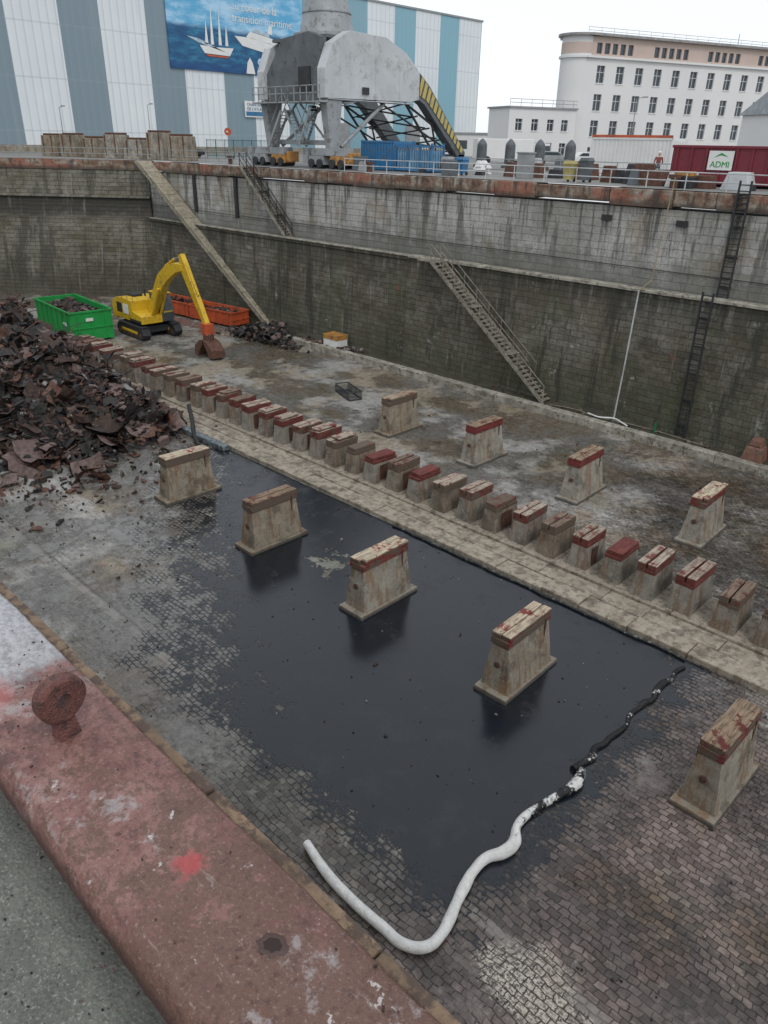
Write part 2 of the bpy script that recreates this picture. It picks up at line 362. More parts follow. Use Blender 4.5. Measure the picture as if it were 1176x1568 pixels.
def mat_asphalt():
    m=M('asphalt'); X,Y,Z=m.xyz(); n=m.noise(3,7,.75); f=m.noise(90,5,.8); v=m.vor(75,rand=1)
    c=m.ramp(n,[(.35,(.115,.12,.10)),(.65,(.21,.21,.18))])
    c=m.mix(m.mr(f,.52,.68),c,(.36,.36,.32)); c=m.mix(m.mr(v,.3,.1,0,.5),c,(.06,.06,.055))
    c=m.mix(m.mr(m.noise(9,7,.75),.56,.64,0,.5),c,(.08,.085,.07))
    c=m.mix(m.mr(Y,.36,.47,0,.6),c,(.05,.05,.042))
    m.bsdf(c,.85,0,m.bump(m.math('ADD',f,v),.8,.009)); return m.m
def mat_quay():
    m=M('quay_concrete'); n=m.noise(.25,7,.7); c=m.ramp(n,[(.3,(.15,.147,.138)),(.7,(.27,.26,.245))])
    m.bsdf(c,.75,0,m.bump(m.noise(3,5),.3,.02)); return m.m
def mat_warehouse():
    m=M('striped_cladding'); X,Y,Z=m.xyz()
    p=m.math('FRACT',m.math('DIVIDE',m.math('ADD',Y,-129.0+12.65*20),12.65))
    s=m.math('LESS_THAN',p,.45)
    rib=m.math('FRACT',m.mul(Y,.9)); rr=m.math('ABSOLUTE',m.math('SUBTRACT',rib,.5))
    wh=m.ramp(m.noise(.12,5,.6),[(.3,(.66,.70,.72)),(.7,(.74,.77,.78))])
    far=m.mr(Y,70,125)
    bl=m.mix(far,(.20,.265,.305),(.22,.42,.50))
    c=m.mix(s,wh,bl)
    c=m.mix(m.mr(rr,.12,.04,0,.3),c,(.25,.30,.33))
    hz=m.math('ABSOLUTE',m.math('SUBTRACT',m.math('FRACT',m.mul(Z,.16)),.5)); c=m.mix(m.mr(hz,.02,.01,0,.3),c,(.3,.33,.35))
    st=m.noise(.7,6,.65,vec=m.comb(Y,m.mul(Z,.06),0.0))
    c=m.mix(m.mr(st,.56,.72,0,.16),c,(.4,.41,.41))
    m.bsdf(c,.5,0,m.bump(rr,.6,.15)); return m.m
def mat_banner():
    m=M('banner_print'); X,Y,Z=m.xyz()
    n=m.noise(.35,7,.65,vec=m.comb(m.mul(Y,.4),Z,0.0))
    sky=m.mix(m.mr(n,.42,.62),(.10,.38,.62),(.40,.62,.80))
    sea=m.mix(m.mr(m.noise(1.2,7,.72,vec=m.comb(m.mul(Y,.3),Z,0.0)),.42,.66),(.008,.075,.19),(.03,.20,.34))
    c=m.mix(m.mr(m.math('ADD',Z,m.mul(n,1.0)),30.9,30.1),sky,sea)
    c=m.mix(m.mr(Z,25.8,24.6,0,.75),c,(.006,.05,.18))
    m.bsdf(c,.5); return m.m
def mat_hazard():
    m=M('hazard_stripes'); X,Y,Z=m.xyz()
    f=m.math('FRACT',m.mul(m.math('ADD',m.mul(Y,1.0),m.mul(Z,-.35)),1.6))
    c=m.mix(m.math('GREATER_THAN',f,.66),(.50,.40,.12),(.06,.06,.055))
    c=m.mix(m.mr(m.noise(2,7,.7),.5,.62,0,.6),c,(.25,.23,.17))
    m.bsdf(c,.6); return m.m
FL=mat_floor(); POOL=mat_pool(); WL=mat_wall('lower'); WU=mat_wall('upper'); WE=mat_wall('end'); RB=mat_rustband()
CON=mat_concrete('block_concrete',(.23,.21,.175),(.40,.375,.32),(.25,.14,.065),.65,True)
CON2=mat_concrete('block_concrete_small',(.18,.165,.14),(.33,.305,.265),(.19,.11,.06),.65)
CAP=mat_cap('timber_cap',(.24,.045,.038),(.60,.50,.36),2.09)
CAP2=mat_cap('timber_cap_small',(.20,.05,.04),(.46,.38,.30),1.36)
STRIP=mat_concrete('slab_concrete',(.29,.27,.235),(.50,.475,.43),(.15,.13,.095),.6)
STEP=simple('stone_kerb',(.36,.34,.28),.8,var=.5,scale=1.5,dirt=(.13,.12,.09),dirtamt=.5)
DARKST=simple('dark_steel',(.04,.042,.045),.6,.3)
GREYST=simple('grey_painted_steel',(.30,.32,.33),.55,0,.25,.8,dirt=(.15,.13,.11),dirtamt=.35)
DGREY=simple('dark_grey_painted_steel',(.11,.125,.135),.55,0,.3,.8,dirt=(.07,.06,.055),dirtamt=.35)
WHST=simple('white_painted_steel',(.50,.52,.53),.5,0,.15,.5,dirt=(.36,.36,.35),dirtamt=.4)
YEL=simple('yellow_paint',(.66,.42,.02),.45,0,.15,1.5,dirt=(.3,.2,.05),dirtamt=.35)
ORG=simple('orange_paint',(.5,.24,.05),.5,0,.3,1.5,dirt=(.16,.1,.06))
GRN=simple('green_paint',(.012,.30,.06),.45,0,.2,.8,dirt=(.04,.14,.05),dirtamt=.25)
BLU=simple('blue_paint',(.03,.17,.36),.5,0,.25,1,dirt=(.08,.12,.17))
REDP=simple('orange_red_paint',(.50,.09,.03),.55,0,.3,1,dirt=(.25,.07,.04),dirtamt=.35)
MARO=simple('maroon_paint',(.18,.018,.03),.5,0,.2,1,dirt=(.11,.025,.03),dirtamt=.35)
RUST=simple('rust',(.13,.06,.04),.85,0,.5,3,dirt=(.06,.035,.025))
BLK=simple('black_rubber',(.02,.02,.02),.7)
GLASS=simple('dark_glass',(.05,.065,.08),.12,0,.3,.4,bump=0)
WHT=simple('white_paint',(.72,.72,.70),.6,0,.08,.7)
PLAST=simple('white_render',(.70,.695,.68),.75,0,.06,.15)
PINK=simple('beige_pink_render',(.54,.43,.37),.75,0,.08,.5)
GALV=simple('galvanised_steel',(.30,.31,.31),.5,.3,.2,2)
CONCG=mat_concrete('rough_concrete',(.20,.185,.15),(.38,.36,.30),(.20,.11,.055),.6)

# ---------------- ground
b=B(); b.add([(-130,-1,0),(80,-1,0),(80,41.5,0),(-130,41.5,0)],[(0,1,2,3)]); b.build('dock_floor',[FL])
b=B(); b.add([(-34.5,7.2,0),(-4.5,7.2,0),(-4.5,21.28,0),(-34.5,21.28,0)],[(0,1,2,3)]); b.build('oily_water',[POOL],loc=(0,0,.012))
b=B()
b.add([(-74,42,Q),(800,42,Q),(800,1500,Q),(-1500,1500,Q),(-1500,42,Q)],[(0,1,2,3,4)])
b.add([(-1500,42,Q),(-1500,.9,Q),(-121,.9,Q),(-74,42,Q)],[(0,1,2,3)])
b.build('quay_ground',[mat_quay()])
b=B(); b.add([(-1500,-900,12.86),(800,-900,12.86),(800,.6,12.86),(-1500,.6,12.86)],[(0,1,2,3)]); b.build('asphalt_ground',[mat_asphalt()])
b=B(); b.box(-121,80,.0,.93,-.5,12.8); b.build('near_dock_wall',[WL])
b=B(); b.box(80,84,-1,60,-.5,12.98); b.build('dock_closing_wall',[WL])

# ---------------- far dock wall
dw=empty('far_dock_wall')
b=B(); b.extr([(40.75,-.2),(41.15,7.55),(41.05,7.57),(41.05,7.77),(43,7.77),(43,-.2)],'x',-78,80); b.build('lower_wall',[WL],parent=dw)
b=B(); b.extr([(42.0,7.75),(42.05,12.0),(44,12.0),(44,7.75)],'x',-74.2,80); b.build('upper_wall',[WU],parent=dw)
b=B(); x=-74.2
while x<80:
    L=U(2.2,6); b.box(x,x+L-.03,41.86+U(-.05,.05),43.2,12.02+U(0,.18),12.99+U(-.08,0)); x+=L
b.build('coping_band',[RB],parent=dw,bevel=.05)
b=B()
for xx in (-66,-59.5): b.box(xx,xx+.4,41.85,42,8.8,12)
for xx,zz in((-23.5,11.2),(-19,11.2)): b.box(xx,xx+.6,41.9,42.06,zz,zz+.3)
b.tube((-74,41.9,9.0),(80,41.9,8.6),.025,n=5)
b.build('wall_fittings',[DARKST],parent=dw)
b=B(); b.extr([(40.45,-.2),(40.95,7.4),(40.95,7.74),(41.3,7.74),(41.3,-.2)],'x',-37.6,80); b.build('lower_wall_facing',[WL],parent=dw,bevel=.06)
b=B(); x=-37.6
while x<70:
    L=U(1.6,2.6); b.box(x,x+L-.02,40.80+U(-.03,.03),41.5,7.75,7.92+U(-.02,.02)); x+=L
x=-73
while x<-38:
    L=U(1.6,2.6); b.box(x,x+L-.02,40.98,41.5,7.78,7.88); x+=L
b.build('ledge_stones',[STEP],parent=dw,bevel=.03)
b=B()
dv=Vector((-16,-14,0)).normalized(); nv=Vector((-dv.y,dv.x,0))
if nv.dot(Vector((1,-1,0)))<0: nv=-nv
P0=Vector((-74,42,0)); P1=P0+dv*64
def wallseg(off0,off1,z0,z1,mi,back=-2):
    a0=P0+nv*off0; a1=P1+nv*off0; c0=P0+nv*off1; c1=P1+nv*off1; k0=P0+nv*back; k1=P1+nv*back
    b.hexa([(a0.x,a0.y,z0),(a1.x,a1.y,z0),(k1.x,k1.y,z0),(k0.x,k0.y,z0)],[(c0.x,c0.y,z1),(c1.x,c1.y,z1),(k1.x,k1.y,z1),(k0.x,k0.y,z1)],mi)
wallseg(1.6,1.0,-.2,7.7,0); wallseg(.3,.1,7.7,12.1,0); wallseg(.2,.2,12.1,12.99,1); wallseg(.5,.45,9.55,9.75,0)
b.build('dock_end_masonry_wall',[WE,RB])
b=B()
def slab(x0,z0,x1,z1,y0,y1,t,m=0):
    b.hexa([(x0,y0,z0),(x0,y1,z0),(x0+t,y1,z0),(x0+t,y0,z0)],[(x1,y0,z1),(x1,y1,z1),(x1+t,y1,z1),(x1+t,y0,z1)],m)
for i in range(14):
    t0=i/14; t1=(i+1)/14-.002
    slab(-53.6-20.2*t0,13*t0,-53.6-20.2*t1,13*t1,40.35,41.9,.8)
slab(-52.79,0,-72.98,13.02,40.3,40.5,.15,0)
b.build('inclined_stone_ramp',[simple('ramp_stone',(.32,.285,.21),.8,var=.3,scale=1.2,dirt=(.17,.15,.11))],bevel=.03)
b=B(); b.box(-50,80,39.3,40.9,-.1,.40,1); x=-50
while x<70:
    L=U(1.4,2.6); b.box(x,x+L-.02,38.85,39.45,-.1,.46+U(-.01,.01),0); x+=L
b.build('wall_base_ledge',[STEP,simple('wet_ledge',(.085,.08,.06),.35,var=.5,scale=.9,dirt=(.05,.045,.035))],bevel=.02)

def stairs(name,x0,z0,x1,z1,y0,y1,mat,rmat):
    b=B(); n=int(abs(z1-z0)/.2)
    for i in range(n):
        t=(i+.5)/n; xx=x0+(x1-x0)*t; zz=z0+(z1-z0)*t
        b.box(xx-.14,xx+.14,y0,y1,zz-.03,zz+.03,0)
    for y in (y0,y1):
        b.beam((x0,y,z0),(x1,y,z1),.06,.24,0)
        for hh in (.55,1.05): b.beam((x0,y,z0+hh),(x1,y,z1+hh),.045,.045,1)
        k=max(3,int(abs(z1-z0)/.8))
        for i in range(k+1):
            t=i/k; xx=x0+(x1-x0)*t; zz=z0+(z1-z0)*t
            b.box(xx-.025,xx+.025,y-.025,y+.025,zz,zz+1.05,1)
    for t in (.33,.66):
        xx=x0+(x1-x0)*t; zz=z0+(z1-z0)*t; b.box(xx-.6,xx+.6,y0,y1+.2,zz-.06,zz-.032,0); b.beam((xx,y0,zz-.1),(xx,y1+.5,zz-1.2),.08,.08,0)
    b.box(x0-1.2 if x0<x1 else x0,x0 if x0<x1 else x0+1.2,y0,y1+.1,z0-.08,z0,0)
    b.build(name,[mat,rmat])
STAIR=simple('stair_steel',(.30,.285,.235),.7,.1,.4,2,dirt=(.15,.10,.07))
stairs('metal_staircase',-34.4,7.95,-24.6,.45,39.65,40.65,STAIR,STAIR)
stairs('metal_staircase',-57.4,13.0,-51.6,7.8,41.15,41.85,STAIR,DARKST)
b=B()
def ladder(x,y,z0,z1):
    b.box(x-.32,x-.24,y,y+.1,z0,z1,0); b.box(x+.24,x+.32,y,y+.1,z0,z1,0)
    zz=z0+.15
    while zz<z1: b.box(x-.24,x+.24,y+.02,y+.08,zz,zz+.05,0); zz+=.28
    zz=z0+.5
    while zz<z1: b.box(x-.3,x+.3,y+.102,y+.3,zz,zz+.06,0); zz+=1.5
ladder(-15.9,40.32,.4,8.3); ladder(-15.7,41.72,7.9,13.6)
b.build('wall_ladder',[DARKST])
b=B(); pts=[(-19.9,40.15,.5),(-19.8,40.25,4),(-19.8,40.5,7.9),(-19.7,41.6,8.3),(-19.5,41.75,12.2),(-19.4,41.75,13.6)]
for i in range(len(pts)-1): b.tube(pts[i],pts[i+1],.03 if i>1 else .045,n=6,m=0 if i<2 else 1)
b.build('drain_pipe',[WHST,simple('hose_tan',(.34,.28,.16),.7)])

def railing(name,pts,hgt,mat,step=2,r=.03,rows=2):
    b=B()
    for a,c in zip(pts[:-1],pts[1:]):
        a=Vector(a);c=Vector(c);L=(c-a).length;n=max(1,int(L/step))
        for i in range(n+1):
            p=a+(c-a)*i/n; b.tube(p,p+Vector((0,0,hgt)),r*1.1,n=5)
        for k in range(rows):
            hh=Vector((0,0,hgt*(k+1)/rows)); b.tube(a+hh,c+hh,r,n=5)
    return b.build(name,[mat])
railing('quay_railing',[(-46,42.6,Q),(-8,42.6,Q)],.85,WHST,2.2,.03)
railing('quay_railing',[(-71,42.7,Q),(-58.5,42.7,Q)],1.0,GALV,1.8,.03)
railing('quay_railing',[(-75,43.2,Q),(-98,24,Q)],1.0,GALV,2.2,.03)
railing('quay_railing',[(-50,47.3,Q),(-20,52.5,Q)],1.05,GALV,2,.03,3)

# ---------------- keel block slab
b=B(); x=-70
while x<20:
    L=U(1.4,3.4); b.box(x,x+L-.03,21.35+U(-.03,.02),22.2+U(-.02,.02),-.1,.20+U(-.025,.02),0); x+=L
x=-70
while x<20:
    L=U(1.4,3.4); b.box(x,x+L-.02,22.22,23.05,-.1,.215+U(-.02,.015),0); x+=L
x=-70
while x<20:
    L=U(4,7); b.box(x,x+L-.02,23.08,25.25,-.1,.30+U(-.008,0),0); x+=L
b.build('keel_block_slab',[STRIP],bevel=.035)
def small_block(var):
    b=B(); s=1+U(-.06,.06)
    b.frus(0,0,.84,1.7*s,.66,1.55*s,0,.98,0)
    b.box(-.34,.34,-.78*s,.78*s,.985,1.12,1)
    if var%4!=1:
        b.box(-.33,-.02+U(-.05,.05),-.80*s,.78*s,1.125,1.38,1)
        b.box(.03,.34,-.77*s,.81*s,1.125,1.37+U(-.03,.05),1)
    else: b.box(-.3,.32,-.7,.74,1.125,1.30,1)
    if var%4==2: b.box(-.30,.30,-.5,.76,1.43,1.5,1)
    b.box(-.43,-.40,U(-.5,0),U(.1,.5),.1,.9,2)
    me=b.build('tmp',[CON2,CAP2,RUST]); m=me.data; bpy.data.objects.remove(me); return m
sb=[small_block(i) for i in range(8)]
for i in range(-2,35):
    x=-6.54-i*1.415+U(-.09,.09)
    o=place(sb[random.randrange(8)],'keel_block',(x,24.2+U(-.08,.08),.295),U(-.06,.06)+(math.pi if R()<.5 else 0),None,.035)
    o.scale=(U(.93,1.05),U(.93,1.05),U(.93,1.06))
def big_block(k):
    b=B()
    b.frus(0,0,1.2,2.95,1.14,2.9,0,.16,0)
    b.frus(0,0,.98,2.45,.58,2.2,.162,1.72,0)
    b.box(-.33,.33,-1.15,1.15,1.725,1.93,1)
    if k==0:
        b.box(-.31,-.01,-1.14,1.1,1.935,2.13,1); b.box(.02,.32,-1.1,1.15,1.935,2.11,1)
    elif k==1:
        b.box(-.32,.31,-1.13,.1,1.935,2.12,1); b.box(-.30,.32,.12,1.14,1.935,2.10,1)
    else:
        b.box(-.32,.1,-1.14,1.13,1.935,2.11,1); b.box(.12,.33,-1.0,1.15,1.935,2.14,1)
    b.box(-.355,-.332,-1.0,-.93,1.25,1.92,2); b.box(.332,.355,.8,.87,1.1,1.92,2)
    b.tube((0,-1.21,1.05),(0,-1.16,1.05),.10,n=14,m=2)
    o=b.build('tmp',[CON,CAP,RUST]); m=o.data; bpy.data.objects.remove(o); return m
bb=[big_block(k) for k in range(3)]
for i,xx in enumerate((-28.9,-22.55,-16.25,-10.15,-3.8)):
    place(bb[(1,0,2,0,1)[i]],'side_support_block',(xx,16.65,0),U(-.03,.03),None,.035)
for i,xx in enumerate((-28.2,-22.1,-16.1,-10.2,-3.9)):
    place(bb[(2,1,0,2,1)[i]],'side_support_block',(xx,30.3,0),U(-.04,.04),None,.035)

# ---------------- debris
DM=[mat_debris('scrap_black',(.010,.009,.009),(.036,.031,.029),.5),mat_debris('scrap_brown',(.028,.018,.014),(.085,.05,.036)),
    mat_debris('scrap_rust',(.08,.036,.025),(.19,.10,.065)),mat_debris('scrap_grey',(.12,.12,.12),(.32,.30,.28)),
    mat_debris('scrap_mauve',(.09,.055,.05),(.23,.165,.145)),mat_debris('scrap_blue',(.06,.09,.11),(.13,.17,.2))]
def piece(b,p,s,m,flat=.18,tilt=.6):
    sx,sy,sz=s*U(.5,1.5),s*U(.2,.8),s*flat*U(.3,1.3)
    rot=Matrix.Rotation(U(0,6.28),3,'Z')@Matrix.Rotation(random.gauss(0,tilt),3,'X')@Matrix.Rotation(random.gauss(0,tilt),3,'Y')
    vs=[]
    for zz in(-1,1):
        for xx,yy in((-1,-1),(0,-1.2),(1,-1),(1,1),(.1,1.1),(-1,1)):
            vs.append(Vector(p)+rot@Vector((xx*sx*U(.4,1),yy*sy*U(.4,1),zz*sz+U(-.5,.5)*sz+(sx*.2 if xx==0 else 0))))
    b.add(vs,[(5,4,3,2,1,0),(6,7,8,9,10,11)]+[(i,(i+1)%6,6+(i+1)%6,6+i) for i in range(6)],m)
def sheetpiece(b,p,s,m):
    nx,ny=5,4; rot=Matrix.Rotation(U(0,6.28),3,'Z')@Matrix.Rotation(random.gauss(0,.45),3,'X')@Matrix.Rotation(random.gauss(0,.45),3,'Y')
    k1,k2=U(-.5,.5),U(-.3,.3); o=len(b.v); asp=U(.45,.9)
    for j in range(ny):
        for i in range(nx):
            u=(i/(nx-1)-.5)*2; v=(j/(ny-1)-.5)*2
            e=U(-.12,.12)
            b.v.append(tuple(Vector(p)+rot@Vector((s*(u+e),s*asp*(v+U(-.15,.15)),s*(k1*u*u+k2*v*v*u+U(-.06,.06))))))
    for j in range(ny-1):
        for i in range(nx-1):
            if R()<.1: continue
            k=o+j*nx+i; b.f.append([k,k+1,k+nx+1,k+nx]); b.mi.append(m)
def ss(t): t=max(0,min(1,t)); return t*t*(3-2*t)
def mh(x,y):
    rb=-34.2-abs(y-17.5)**1.6*.09
    e=ss((rb-x)/10.5)*ss((y-7.9-max(0,(x+44))*.12)/5.5)*ss((23.0-y)/4.0)
    n=mnoise.noise(Vector((x*.25,y*.25,0)))*1.0+mnoise.noise(Vector((x*.7,y*.7,3)))*.6
    return e*(3.3+n*1.9+ (1.2 if x<-52 else 0)*ss((-48-x)/8))
b=B(); nx,ny=150,70
for j in range(ny+1):
    for i in range(nx+1):
        x=-78+i*45/nx; y=7.5+j*16/ny; hh=mh(x,y); b.v.append((x,y,hh-.08+(U(-.22,.22) if hh>.1 else 0)))
for j in range(ny):
    for i in range(nx):
        k=j*(nx+1)+i; b.f.append([k,k+1,k+nx+2,k+nx+1]); b.mi.append(random.choice((0,0,1)))
cnt=0
while cnt<9500:
    x=U(-75,-33.5) if R()<.4 else U(-58,-34); y=U(7.6,23); hh=mh(x,y)
    if hh<.12 and R()<.93: continue
    cl=mnoise.noise(Vector((x*.35,y*.35,9)))
    wts=[46,28,8,4,9,.5] if cl<.05 else [24,26,18,9,24,1.5]
    m=random.choices(range(6),wts)[0]
    q=R(); s=U(.05,.24) if q<.9 else U(.24,.5)
    piece(b,(x,y,hh+U(-.05,.25)),s,m,.2,.9); cnt+=1
for k in range(420):
    x=U(-72,-35) if R()<.4 else U(-55,-35); y=U(9,22.4); hh=mh(x,y)
    if hh<.15: continue
    sheetpiece(b,(x,y,hh+U(.1,.4)),U(.3,.95),random.choice((0,0,1,2,4,4,1)))
for k in range(800):
    x=U(-70,-36); y=U(9.5,22); hh=mh(x,y)
    if hh<.4: continue
    a=U(0,6.28); L=U(.4,1.8); dz=U(-.3,.7)
    b.tube((x,y,hh+.1),(x+L*math.cos(a),y+L*math.sin(a),hh+.2+dz),U(.012,.045),n=4,m=random.choice((0,1,2,0)))
b.build('scrap_pile',DM)
b=B()
for k in range(260):
    x=random.gauss(-34.6,2.0); y=random.gauss(13.4,2.6); piece(b,(x,y,.05),U(.04,.24),random.choice((1,2,0,4,0)),.25)
for k in range(16):
    sheetpiece(b,(random.gauss(-34.5,1.2),random.gauss(14,2.2),.25),U(.25,.6),random.choice((2,4,1,0)))
for k in range(90): piece(b,(U(-34,-24),U(9,15),.03),U(.03,.10),random.choice((1,0,3)),.25)
sheetpiece(b,(-33.6,13.7,.4),.85,2); sheetpiece(b,(-34.2,14.4,.35),.75,4); sheetpiece(b,(-33.0,14.2,.25),.6,2)
b.build('scattered_scrap',DM)
b=B()
for k in range(520):
    x=random.gauss(-51.3,2.0); y=38.2+random.gauss(0,.8); hh=1.3*math.exp(-((x+51.3)/2.6)**2)
    piece(b,(x,y,U(0,hh)),U(.1,.45),random.choice((0,0,0,0,1,4)),.2)
for k in range(80): piece(b,(U(-48,-41),U(39.2,40.2),.5),U(.08,.3),random.choice((1,3,2,0)),.2)
for k in range(70): piece(b,(U(-30,-13),U(39.6,40.3),.46),U(.04,.14),random.choice((1,3,2,0)),.3)
b.build('wall_foot_scrap',DM)
b=B()
for k in range(1000):
    x=U(-32,-2); y=U(5.5,36)
    if 21<y<25.5: continue
    piece(b,(x,y,.02),U(.012,.045) if R()<.96 else .09,random.choice((0,1,3,0)),.5)
b.build('loose_rubble',DM)

# ---------------- booms
def curve(name,pts,rad,mat):
    cu=bpy.data.curves.new(name,'CURVE'); cu.dimensions='3D'; cu.bevel_depth=rad; cu.bevel_resolution=4
    sp=cu.splines.new('BEZIER'); sp.bezier_points.add(len(pts)-1)
    for p,q in zip(sp.bezier_points,pts):
        p.co=q[:3]; p.handle_left_type=p.handle_right_type='AUTO'; p.radius=q[3] if len(q)>3 else 1
    cu.use_fill_caps=True; cu.materials.append(mat); o=bpy.data.objects.new(name,cu); scene.collection.objects.link(o); return o
def boommat(name,lo,hi,bias):
    wm=M(name); X,Y,Z=wm.xyz(); n=wm.noise(5,7,.7)
    c=wm.ramp(n,[(.3,(.62,.61,.58)),(.6,(.82,.81,.79))])
    oil=wm.mr(wm.math('ADD',wm.noise(2.2,7,.78),wm.mr(Y,lo,hi,-.22,bias,False)),.5,.55)
    c=wm.mix(oil,c,(.012,.012,.013)); wm.bsdf(c,wm.mix(oil,(.6,)*3,(.22,)*3),0,wm.bump(wm.noise(12,7,.75),.9,.05)); return wm.m
pts=[(-9.85,7.78,.13,.85),(-8.9,7.58,.13),(-8.0,7.52,.13),(-7.1,7.55,.13),(-6.5,7.6,.13),(-6.15,7.9,.13),(-6.12,8.3,.13,.95),(-6.22,8.7,.12,1.1),(-6.36,9.1,.12,.95),(-6.48,9.5,.12,1.15),(-6.6,10.0,.12,.95),(-6.6,10.5,.12,1.05),(-6.42,10.9,.12,1.25),(-6.4,11.3,.12,1.3),(-6.62,11.7,.12,.85),(-6.68,12.1,.1,.9),(-6.6,12.7,.1,.8),(-6.45,13.4,.1,.95),(-6.35,14.0,.12,1.3),(-6.5,14.5,.1,.9)]
curve('absorbent_boom',pts,.12,boommat('white_boom_fabric',8.8,13.4,.06))
y=14.4; pts=[]
while y<21:
    pts.append((-6.62+U(-.09,.09),y,.05,U(.5,1.2))); y+=U(.3,.5)
curve('oil_soaked_boom',pts,.10,boommat('soaked_boom_fabric',-5,0,.15))
pts=[]; x=-6.7
while x>-20: pts.append((x,21.2+U(-.04,.04),.06,U(.6,1.1))); x-=.6
curve('oil_soaked_boom',pts,.07,simple('grey_tube',(.22,.22,.2),.6,dirt=(.02,.02,.02),dirtamt=1.2))
curve('black_hose',[(-37.8,22.4,.9),(-36.4,21.7,.55),(-35.0,20.9,.25),(-33.6,20.3,.1)],.12,BLK)
b=B(); b.box(-38.6,-32.2,20.85,21.3,0,.30,0); b.build('kerb_stone',[simple('blue_grey_kerb',(.18,.22,.24),.6,var=.4,dirt=(.06,.06,.06),dirtamt=.7)],bevel=.06)

# ---------------- foreground coping
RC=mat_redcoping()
b=B()
prof=[(.94,12.5),(.94,12.985),(.925,13.0),(.80,13.0),(.67,13.0),(.54,13.0),(.515,12.992),(.495,12.97),(.483,12.94),(.478,12.90),(.478,12.70),(.40,12.70),(.40,12.5)]
N=260
for k in range(N+1):
    xk=-8+9*k/N
    for (py,pz) in prof:
        d=mnoise.noise(Vector((xk*3.1,py*6,pz*4)))*.008+mnoise.noise(Vector((xk*11,py*16,pz*9)))*.004
        b.v.append((xk,py+(d if py<.6 else d*.6),pz+(d*.7 if .5<py<.93 else d*.4)))
m_=len(prof)
for k in range(N):
    for j in range(m_-1):
        a0=k*m_+j; b.f.append([a0,a0+1,a0+m_+1,a0+m_]); b.mi.append(0)
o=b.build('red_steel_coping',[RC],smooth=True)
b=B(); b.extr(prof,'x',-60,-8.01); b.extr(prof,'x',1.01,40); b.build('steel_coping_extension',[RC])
b=B(); x=-60
while x<30:
    L=U(.7,1.6); b.box(x,x+L-.008,.95,1.0+U(-.006,.006),12.7,12.955+U(-.006,.004)); x+=L
b.build('coping_timber_strip',[simple('tan_timber',(.22,.15,.095),.8,var=.5,scale=6,dirt=(.09,.06,.045),dirtamt=.7,bump=.5)],bevel=.008)
b=B(); n=40; cz=.165; ro_,ri=.094,.03
vs=[];fs=[]
for s in(-1,1):
    for rr in(ri,ro_-.012,ro_):
        tt=.034 if rr!=ro_ else .022
        for i in range(n):
            t=2*math.pi*i/n; q=rr*(1+.02*math.sin(3*t+1)); vs.append((s*tt,math.cos(t)*q,cz+math.sin(t)*q))
for i in range(n):
    j=(i+1)%n
    for s in(0,1):
        o_=s*3*n
        for k in(0,1): fs.append((o_+k*n+i,o_+k*n+j,o_+(k+1)*n+j,o_+(k+1)*n+i))
    fs.append((i,j,3*n+j,3*n+i)); fs.append((2*n+i,2*n+j,5*n+j,5*n+i))
b.add(vs,fs)
b.frus(0,0,.07,.085,.05,.065,-.006,.085)
b.build('mooring_eye',[simple('dark_red_rust',(.17,.065,.052),.5,0,.5,14,dirt=(.06,.03,.026),bump=.9)],loc=(-2.33,.73,13.0),rot=.12,bevel=.003)
b=B(); n=22
rad=[.021*(1+.10*math.sin(i*1.9)+.06*math.cos(i*4.1)) for i in range(n)]
ring=[(rad[i]*1.25*math.cos(2*math.pi*i/n),rad[i]*math.sin(2*math.pi*i/n)) for i in range(n)]
b.add([(x_,y_,.0035) for x_,y_ in ring]+[(x_*1.4,y_*1.4,.0055) for x_,y_ in ring]+[(x_*1.9,y_*1.9,-.003) for x_,y_ in ring],
      [tuple(range(n))]+[(i,(i+1)%n,n+(i+1)%n,n+i) for i in range(n)]+[(n+i,n+(i+1)%n,2*n+(i+1)%n,2*n+i) for i in range(n)])
b.mi[0]=1
b.build('drain_hole',[RC,simple('hole_dark',(.035,.022,.018),.9)],loc=(-1.13,.76,13.002),rot=.5,smooth=True)  # the hole's dark inside is painted on a flat face
b=B()
for k in range(900):
    piece(b,(U(-3,.2),U(-.2,.47),12.862),U(.002,.006),random.choice((3,3,0,4)),.8)
b.build('gravel',DM)
b=B()
for k in range(110): piece(b,(U(-3.2,-.3),U(.53,.92),13.003),U(.0015,.006),random.choice((3,1,0,2,1)),.6,.2)
b.build('loose_grit',DM)

